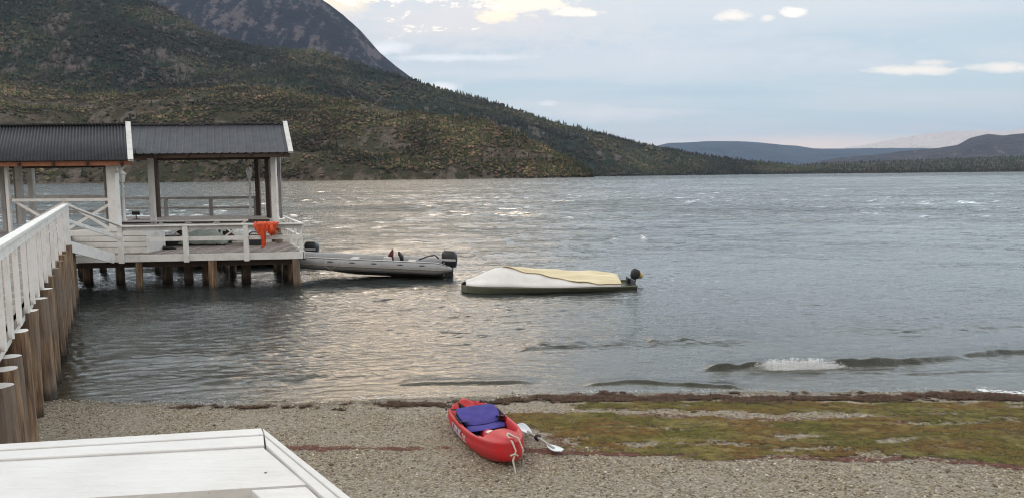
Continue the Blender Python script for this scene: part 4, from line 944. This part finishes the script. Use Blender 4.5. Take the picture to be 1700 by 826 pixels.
# ------------------------------------------------------------------ inflatable boats
def rib(label, stern, L=6.6, pitch=3.3, yaw=0, hb=.80, rt_=.215, gear=True, group='grey inflatable boats moored at the pier'):
    b = empty('inflatable_boat', stern, label=label, cat='boat', group=group)
    b.rotation_euler = (0, R(pitch), yaw)      # local -x is forward
    def path(off_=0, n=46):
        pts = []; rad = []
        # starboard (near, y<0) tail -> bow -> port tail
        half = []
        for i in range(n):
            u = i/(n-1); x = .32-u*L
            w_ = hb*(1-max(0, (u-.62)/.38)**2.1) if u > .62 else hb
            z = .24+.26*max(0, (u-.72)/.28)**2; half.append(Vector((x, -w_, z)))
            r_ = rt_*(.22+.78*min(1, u*L/.52)**.8) if u*L < .52 else rt_*(1-.10*max(0, u-.7)/.3); rad.append(r_)
        pts = half[:-1]+[Vector((half[-1].x-.04, 0, half[-1].z))]+[Vector((p.x, -p.y, p.z)) for p in half[:-1][::-1]]
        rad = rad[:-1]+[rad[-1]]+rad[:-1][::-1]
        return pts, rad
    pts, rad = path()
    m_ = MB(); m_.tube(pts, rad, 20); tb = m_.build('tube', M['tube'], b, smooth=True)
    for nm, ang, wd, mt in (('upper_strip', 62, .032, 'tube_dark'), ('rubbing_strip', -8, .045, 'tan_strip'), ('lower_strip', -38, .03, 'hull_dark')):
        m_ = MB()
        for sgn in (-1, 1):
            q = []
            for p, r_ in list(zip(pts, rad))[1:44]:
                q.append(Vector((p.x, sgn*(abs(p.y)+math.cos(R(ang))*r_), p.z+math.sin(R(ang))*r_)))
            m_.tube(q, wd*.5, 6, squash=.8)
        m_.build(nm, M[mt], tb, smooth=True)
    for i, u in enumerate((.16, .28, .40, .52, .64)):
        for sgn in (-1, 1):
            p = pts[int(u*45)]; m_ = MB(); c_ = Vector((p.x, sgn*(abs(p.y)+math.cos(R(28))*rt_), p.z+math.sin(R(28))*rt_))
            m_.tube([c_+Vector((-.10, 0, 0)), c_+Vector((-.05, 0, .0)), c_+Vector((.05, 0, 0)), c_+Vector((.10, 0, 0))], [.008, .022, .022, .008], 8); m_.build('grab_handle', M['tube_dark'], b, smooth=True)
    # V hull
    P_ = []
    for i in range(24):
        u = i/23; x = 0-u*(L-.7); w_ = hb*(1-max(0, (u-.60)/.40)**1.8)*.95; zk = -.18+.62*max(0, (u-.45)/.55)**2; zc = .10+.34*max(0, (u-.55)/.45)**2
        P_.append([(x, -w_, zc+.06), (x, -w_*.8, zc-.07), (x, -w_*.4, (zc+zk)/2-.07), (x, 0, zk), (x, w_*.4, (zc+zk)/2-.07), (x, w_*.8, zc-.07), (x, w_, zc+.06)])
    m_ = MB(); m_.grid(P_); m_.build('hull', M['hull_dark'], b, smooth=True, solid=.01)
    m_ = MB(); m_.box((-L+1.4, -hb*.72, .10), (.02, hb*.72, .13)); m_.build('floor', M['tube_dark'], b)
    m_ = MB(); m_.box((-.02, -hb*.80, -.05), (.04, hb*.80, .42)); m_.build('transom', M['tube_dark'], b, bevel=.01)
    outboard('engine', b, (.16, -.12, -.07), tilt=0, s=1.22)
    m_ = MB(); m_.box((-1.3, -.5, .13), (-1.0, .5, .38)); m_.build('bench', M['tube'], b, bevel=.03)
    m_ = MB(); m_.box((-3.3, -.5, .13), (-3.0, .5, .38)); m_.build('bench', M['tube'], b, bevel=.03)
    return b, pts
st1 = at(736, 450, Y=26.3); st1.z = .15; st1.x += .02
b1, _p = rib('grey inflatable boat with black outboard moored right of the platform in open view', st1, 6.6, 3.4, R(2))
t_ = at(654, 430, Y=26.3)
cs = MB(); cs.m = Matrix.Translation((-1.85, 0, .42)); cs.tube([(0, -.1, -.05), (-.02, -.1, .12), (.02, -.1, .24), (.05, -.1, .34)], [.10, .09, .06, .02], 10)
cs.build('steering_seat_cover', M['redthing'], b1, smooth=True)
cs = MB(); cs.m = Matrix.Translation((-1.55, -.05, .40)); cs.tube([(.08, 0, -.05), (.05, 0, .12), (-.03, 0, .22), (-.05, 0, .30)], [.05, .08, .06, .03], 10); cs.build('tiller_grip', M['black'], b1, smooth=True)
cs = MB(); cs.m = Matrix.Translation((-1.95, -.12, .40)); cs.box((-.16, -.1, -.06), (.14, .1, .10)); cs.build('white_locker', M['white_old'], b1, bevel=.03)
cs = MB(); cs.m = Matrix.Identity(4); cs.tube([(-.9, .1, .42), (-.6, 0, .56), (-.35, 0, .62), (-.2, 0, .50)], .03, 6); cs.build('steering_bar', M['tube_dark'], b1, smooth=True)
cs = MB(); cs.tube([(-3.9, -1.03, .42), (-3.95, -1.06, .2), (-3.7, -1.07, .06), (-3.55, -1.06, .25), (-3.5, -1.03, .44)], .008, 6); cs.build('rope_loop', M['rope'], b1, smooth=True)
st2 = at(512, 425, Y=30.3); st2.z = .18
b2, _ = rib('grey inflatable boat moored behind the platform with only its black outboard in the open', st2, 7.6, .8, R(-3))
# ------------------------------------------------------------------ olive boat under a cover
Lb = 5.45; bx0 = at(1050, 480, Y=23.4); bow = at(766, 481, Y=22.9)
ov = empty('covered_boat', (bx0.x, bx0.y, 0), R(180)+math.atan2(bx0.y-bow.y, bx0.x-bow.x), label='low olive green boat under a white cover floating right of the inflatable', cat='boat')
Lb = (bx0-bow).length
def hs(u):     # 0 stern .. 1 bow : half width, sheer, keel
    w_ = .78*(.80+.2*min(1, u*4))*(1-max(0, (u-.70)/.30)**3.2*.55)*(1-max(0, (u-.965)/.035)**2*.55) ; z = .15+.12*u**2.0+.02-.05*max(0, (u-.965)/.035)**2; return w_, z
m_ = MB(); P_ = []
for i in range(36):
    u = i/35; w_, z = hs(u); x = u*Lb; kz = -.15+.18*max(0, (u-.8)/.2)**2
    P_.append([(x, -w_*.96, z-.02), (x, -w_*1.0, z), (x, -w_*1.02, z-.05), (x, -w_*.96, z*.5), (x, -w_*.86, .02), (x, -w_*.5, kz), (x, 0, kz-.04), (x, w_*.5, kz), (x, w_*.86, .02), (x, w_*.96, z*.5), (x, w_*1.02, z-.05), (x, w_, z), (x, w_*.96, z-.02)])
m_.grid(P_); m_.add(P_[-1], [tuple(range(13))]); m_.add(P_[0], [tuple(range(12, -1, -1))]); m_.build('hull', M['olive'], ov, smooth=False, bevel=.012)
def hgt_c(u): return np.interp(u, [.06, .13, .30, .50, .68, .755, .80, .86, .90, .965], [.16, .26, .33, .38, .45, .50, .455, .31, .21, .03])
def cover_pt(u, v, lift=0):      # v -1 near .. 1 far
    w_, z = hs(u); w_ *= 1.0; h_ = float(hgt_c(u))
    sag = abs(v)**1.25; zz_ = z+.015+(h_)*(1-sag)+.012*math.sin(u*31+v*7)*(1-abs(v))+.01*math.sin(u*13-v*11)
    return Vector((u*Lb, -v*w_*1.035, zz_+lift-(.035 if abs(v) > .99 else 0)))
m_ = MB(); m_.grid([[cover_pt(.10+.875*i/50, -1+2*j/26) for j in range(27)] for i in range(51)]); cov = m_.build('boat_cover', M['canvas'], ov, smooth=True, solid=.01)
# cream tarpaulin thrown over the cover
tp = MB(); P_ = []
def lo_edge(u): return -np.interp(u, [.08, .10, .22, .34, .46, .60, .70, .765], [.99, .985, .97, .88, .60, .36, .20, .0])+.03*math.sin(u*47)+.02*math.sin(u*23+1)
for i in range(80):
    u = .095+.67*i/79; a = lo_edge(u); row = []
    for j in range(22):
        q = j/21; v = a+(.75-a)*q; p = cover_pt(u, max(-.99, min(.99, v)), .028+.016*math.sin(v*16+u*6)+.010*math.sin(v*33-u*20)+.02*math.exp(-((q)/.08)**2)); row.append(p)
    P_.append(row)
tp.grid(P_); to = tp.build('cream_tarpaulin', M['tarp'], smooth=True, solid=.012)
to.location = ov.location; to.rotation_euler = ov.rotation_euler; tag(to, 'creased cream tarpaulin spread over the stern half of the covered olive boat', 'tarpaulin')
# tilted engine with float
outboard('engine', ov, (.02, .0, .16), tilt=R(20), yaw=R(180), col='black', s=.62, band=False)
m_ = MB(); m_.lathe([(.01, -.10), (.07, -.08), (.10, 0), (.07, .08), (.01, .10)], 12, c=(-.28, -.12, .36)); m_.build('engine_float', M['buoy'], ov, smooth=True)
m_ = MB(); m_.box((.03, -.5, .12), (.09, .5, .29)); m_.build('transom_board', M['tube_dark'], ov)
# ------------------------------------------------------------------ red kayak
ks = at(773, 696, z=.16); kb = at(853, 796, z=.20)
kv = Vector((kb.x-ks.x, kb.y-ks.y, 0)); KL = kv.length+.15; kc = Vector(((ks.x+kb.x)/2, (ks.y+kb.y)/2, 0)); kyaw = math.atan2(kv.y, kv.x)
g0 = gzs(ks.x, ks.y); g1 = gzs(kb.x, kb.y)
ky = empty('kayak', (kc.x, kc.y, (g0+g1)/2-.015), label='small red sit on top kayak with purple seat lying on the gravel', cat='kayak')
ky.rotation_euler = Matrix.Rotation(kyaw, 3, 'Z').to_euler(); ky.rotation_euler = (Matrix.Rotation(kyaw, 3, 'Z') @ Matrix.Rotation(-math.atan2(g1-g0, KL), 3, 'Y') @ Matrix.Rotation(R(3), 3, 'X')).to_euler()
def kw(s): # s -1 stern .. 1 bow
    return .335*max(0, 1-abs(s)**(4.2 if s < 0 else 2.25))**(.5 if s < 0 else .62)
def sst(x, a, b): t = min(1, max(0, (x-a)/(b-a))); return t*t*(3-2*t)
def ksec(s):
    w_ = kw(s); e = abs(s)**4; ro = (.13 if s > 0 else .08)*e; top = .265+(.03 if s > 0 else .0)*e+.02*max(0, s)
    c = sst(s, -.80, -.62)*(1-sst(s, .44, .52))                # cockpit
    tank = sst(s, -.92, -.82)*(1-sst(s, -.80, -.62))*.35
    dep = .165*max(c, tank)
    foot = sst(s, -.12, .0)*(1-sst(s, .36, .42))                  # foot wells either side of a hump
    k = []
    k += [(0, .0+ro), (w_*.45, .005+ro), (w_*.80, .035+ro*.9), (w_*.95, .11+ro*.55), (w_*1.0, .185+ro*.25), (w_*.985, top-.075), (w_*.955, top-.035), (w_*.97, top-.02), (w_*.95, top+.004), (w_*.90, top+.012), (w_*.84, top+.006)]
    d1 = top+.006+(.010 if c < .5 else 0)
    k += [(w_*.79, d1-dep*.35), (w_*.75, top-dep*.92), (w_*.66, top-dep), (w_*.40, top-dep-.01*c+.04*(1-max(c, tank))), (w_*.26, top-dep+.055*(1-max(c, tank))), (w_*.15, top-dep+.09*foot+.06*(1-max(c, tank))), (0, top-dep+.10*foot+.062*(1-max(c, tank)))]
    return k
m_ = MB(); P_ = []
ss = [-1+2*i/110 for i in range(111)]; ss[0] = -.9995; ss[-1] = .9995
for s in ss:
    k = ksec(s); x = s*KL/2; P_.append([(x, y, z) for y, z in k]+[(x, -y, z) for y, z in k[-2:0:-1]])
m_.grid(P_, closed=True); nn = len(P_[0]); m_.add(P_[-1], [tuple(range(nn))]); m_.add(P_[0], [tuple(range(nn-1, -1, -1))]); kh = m_.build('hull', M['red'], ky, smooth=True)
def kp(s, v, dz=0):
    k = ksec(s); ys = [a for a, _ in k[10:]][::-1]; zs = [b for _, b in k[10:]][::-1]; y = abs(v); return Vector((s*KL/2, v, float(np.interp(y, ys, zs))+dz))
# seat: pad, reclined back, straps
def cushion(name, mat, c, lx, ly, th, rot, parent, seed=0, taper=.0):
    m_ = MB(); T = Matrix.Translation(c) @ Matrix.Rotation(rot, 4, 'Y'); m_.m = T; top = []; n1_, n2_ = 16, 18
    for sgn in (1, -1):
        G = []
        for i in range(n1_):
            a = -1+2*i/(n1_-1); row = []
            for j in range(n2_):
                b_ = -1+2*j/(n2_-1); ra = abs(a)**4+abs(b_)**4; h_ = th*.5*max(0, 1-ra*.5)**.5*(1+.10*math.sin(a*7+seed)*math.cos(b_*5))
                kx = 1-.10*b_*b_; kk = 1-.12*a*a-taper*a; row.append((a*lx/2*kx, b_*ly/2*kk, sgn*h_+.02*b_*b_))
            G.append(row)
        m_.grid(G)
    return m_.build(name, mat, parent, smooth=True, sub=1)
seat = cushion('seat', M['purple'], Vector((-.02*KL/2, 0, .175)), .24, .50, .08, R(4), ky, 1)
back = cushion('seat_backrest', M['purple'], Vector((-.27*KL/2, 0, .265)), .50, .52, .07, R(15), ky, 2, .05)
for sg in (-1, 1):
    cushion('seat_wing', M['black_fabric'] , Vector((-.14*KL/2, sg*.245, .235)), .30, .12, .07, R(-16), ky, 3+sg)
    m_ = MB(); m_.tube([Vector((-.44*KL/2, sg*.22, .34)), Vector((-.32*KL/2, sg*.28, .30)), Vector((-.10*KL/2, sg*.285, .275))], .012, 6); m_.build('strap', M['black_fabric'], seat, smooth=True)
    m_ = MB(); m_.tube([Vector((-.45*KL/2, sg*.20, .34)), Vector((-.56*KL/2, sg*.23, .31)), Vector((-.68*KL/2, sg*.25, .285))], .010, 6); m_.build('strap', M['black_fabric'], back, smooth=True)
m_ = MB(); m_.add([Vector((-.48*KL/2, -.14, .34)), Vector((-.53*KL/2, -.18, .29)), Vector((-.48*KL/2, -.08, .33)), Vector((-.50*KL/2, -.19, .42))], [(0, 1, 3), (1, 2, 3), (2, 0, 3), (0, 2, 1)]); m_.build('seat_tab', M['black_fabric'], back)
m_ = MB(); m_.lathe([(.055, 0), (.06, .006), (.05, .012), (.012, .014)], 16, c=(.20*KL/2, .0, kp(.20, 0).z-.003)); m_.build('drain_cap', M['white_old'], ky, smooth=True)
m_ = MB()
for sg in (-1, 1): m_.tube([kp(-.86, sg*.20, .0), kp(-.82, sg*.22, .03), kp(-.78, sg*.24, .0)], .012, 6); m_.tube([kp(-.74, sg*.30, .02), kp(-.70, sg*.31, .04), kp(-.66, sg*.32, .02)], .012, 6)
m_.build('deck_cleats', M['black'], ky, smooth=True)
# bow loop and rope
m_ = MB(); bt = Vector((.955*KL/2, 0, .36)); m_.tube([kp(.80, .05, .01), kp(.84, .0, .02), kp(.88, -.02, .015), Vector((KL/2+.0, -.01, .34)), Vector((KL/2+.05, .01, .25)), Vector((KL/2+.045, -.03, .15)), Vector((KL/2+.07, -.02, .02)), Vector((KL/2+.12, -.01, -.01))], [.008, .012, .009, .011, .009, .012, .007, .006], 8)
m_.tube([kp(.84, .0, .02), Vector((KL/2-.02, .07, .36)), Vector((KL/2+.02, .10, .24)), Vector((KL/2+.01, .09, .17))], .009, 6)
m_.tube([Vector((KL/2+.03, -.05, .20)), Vector((KL/2+.06, -.01, .22)), Vector((KL/2+.045, .03, .19))], .011, 6); m_.build('bow_rope', M['rope'], ky, smooth=True)
# lettering on the side: text wrapped on the hull flank
def sidetext(txt, s0, size, z0, mat, offs, name, wt=0.0):
    cu = bpy.data.curves.new(name, 'FONT'); cu.body = txt; cu.size = size; cu.offset = wt; cu.resolution_u = 3; cu.space_character = 1.05
    t_o = bpy.data.objects.new('t', cu); C.objects.link(t_o); dg = bpy.context.evaluated_depsgraph_get(); dg.update()
    me = bpy.data.meshes.new_from_object(t_o.evaluated_get(dg)); bpy.data.objects.remove(t_o)
    for v in me.vertices:
        s = s0+v.co.x/(KL/2); z = z0+v.co.y; k = ksec(s); zs = [b for _, b in k[1:6]]; ys = [a for a, _ in k[1:6]]
        y = float(np.interp(z, zs, ys)); v.co = Vector((s*KL/2, -(y+offs), z))
    me.materials.clear(); me.materials.append(mat); o = bpy.data.objects.new(name, me); C.objects.link(o); o.parent = ky; return o
sidetext('KAYAK', -.34, .15, .13, M['white'], .003, 'lettering_outline', .008)
sidetext('KAYAK', -.34, .15, .13, M['letter'], .005, 'side_lettering', .000)
sidetext('30', .12, .13, .13, M['white'], .003, 'side_number', .003)
# ------------------------------------------------------------------ paddle
pa = at(862, 722, z=.20); pe = at(934, 772, z=.20); pa.z = gzs(pa.x, pa.y)+.10; pe.z = gzs(pe.x, pe.y)+.02
pd = empty('paddle', pa, label='double bladed paddle with pale blades and dark ring lying beside the kayak', cat='paddle')
pl_ = pe-pa; PL = pl_.length; ex = pl_.normalized(); ez = Vector((0, 0, 1)); ey = ez.cross(ex).normalized(); ez = ex.cross(ey)
def pp(x, y, z): return ex*x+ey*y+ez*z
def blade(x0, dr_, tw):
    m_ = MB(); P_ = []
    for i in range(15):
        u = i/14; w_ = .062*math.sin(min(1, u*1.25+.12)*math.pi*.5)**.8*(1-max(0, (u-.72)/.28)**2.2)**.5 if u < 1 else .012
        row = []
        for j in range(7):
            v = -1+2*j/6; y = v*w_; zc = .012*(v*v)+.03*u*u; row.append(pp(x0+dr_*u*.34, y*math.cos(tw)-zc*math.sin(tw), y*math.sin(tw)+zc*math.cos(tw)+.01))
        P_.append(row)
    m_.grid(P_); return m_.build('blade', M['paddle_white'], pd, smooth=True, solid=.006)
blade(.34, -1, R(14)); blade(PL-.36, 1, R(5))
m_ = MB(); m_.tube([pp(.25, 0, .015), pp(.5, 0, .018), pp(PL*.5, 0, .022), pp(PL-.2, 0, .018)], .0165, 10); m_.build('shaft', M['shaft'], pd, smooth=True)
for x_ in (.45*PL,):
    m_ = MB(); m_.tube([pp(x_-.02, 0, .022), pp(x_-.01, 0, .022), pp(x_+.01, 0, .022), pp(x_+.02, 0, .022)], [.018, .042, .042, .018], 14); m_.build('drip_ring', M['black'], pd, smooth=True)
# ------------------------------------------------------------------ white painted wooden frame in the foreground
TZ = 2.62
tb = empty('wooden_table', (-1.6, 2.9, 0.5), label='white painted board frame of a table top in the near left corner', cat='table')
def tp_(px, py, z=TZ): return at(px, py, z=z)-tb.location
def ext(a, b, k): return b+(b-a)*k
def slab(name, pts, dz=.03, mat='table', bev=.003):
    m_ = MB(); m_.prism(pts, dz); return m_.build(name, M[mat], tb, bevel=bev)
L0, L1 = tp_(0, 741.5), tp_(434, 715); L0x = ext(L1, L0, .55)
M0, M1 = tp_(0, 751), tp_(438, 725); M0x = ext(M1, M0, .55)
K0, K1 = tp_(0, 764.5), tp_(439, 741); K0x = ext(K1, K0, .55)
J0, J1 = tp_(150, 825), tp_(511, 803); J0x = ext(J1, J0, 1.8)
Rr1 = tp_(436, 714.5); Rr2 = ext(Rr1, tp_(575, 826), 1.2); Ri1 = tp_(441, 741); Ri2 = ext(Ri1, tp_(548, 838), 1.2); Rm1 = tp_(440, 725); Rm2 = ext(Rm1, tp_(560, 826), 1.2)
up3 = Vector((0, 0, .012))
slab('far_edge_strip', [L0x+up3, L1+up3, M1+up3, M0x+up3], .06)
dy_ = Vector((0, -.002, 0))
slab('far_edge_board', [M0x+up3*.6+dy_, M1+up3*.6+dy_, K1+up3*.6, K0x+up3*.6], .05)
slab('right_edge_strip', [Rr1+up3, Rr2+up3, Rm2+up3, Rm1+up3+Vector((0, -.003, 0))], .06)
slab('right_edge_board', [Rm1+up3*.6+Vector((.001, -.006, 0)), Rm2+up3*.6+Vector((-.002, 0, 0)), Ri2+up3*.6, Ri1+up3*.6+Vector((.003, -.002, 0))], .05)
g2 = Vector((0, -.004, 0)); gx_ = Vector((-.003, 0, 0))
slab('wide_board', [K0x+g2, K1+g2+gx_, tp_(512, 803)+gx_*1.5, J1+gx_*1.5, J0x], .03)
V0 = tp_(418, 811)+g2; V1 = tp_(509, 805.5)+g2
slab('side_board', [V0, V1, V1+(Ri2-Ri1)*.9, tp_(470, 860)], .03)
m_ = MB(); c_ = tp_(441, 784)+Vector((0, 0, .0005)); m_.lathe([(.004, 0), (.004, .0015)], 8, c=c_); m_.build('nail', M['black'], tb)
cn = Rr1+Vector((-.06, -.06, -.07))
for (x_, y_) in ((cn.x, cn.y), (L0x.x, L0x.y-.08)):
    m_ = MB(); gl_ = gzs(x_+tb.location.x, y_+tb.location.y)-tb.location.z; m_.box((x_-.04, y_-.04, gl_-.1), (x_+.04, y_+.04, TZ-.06-tb.location.z)); m_.build('leg', M['white'], tb, bevel=.004)
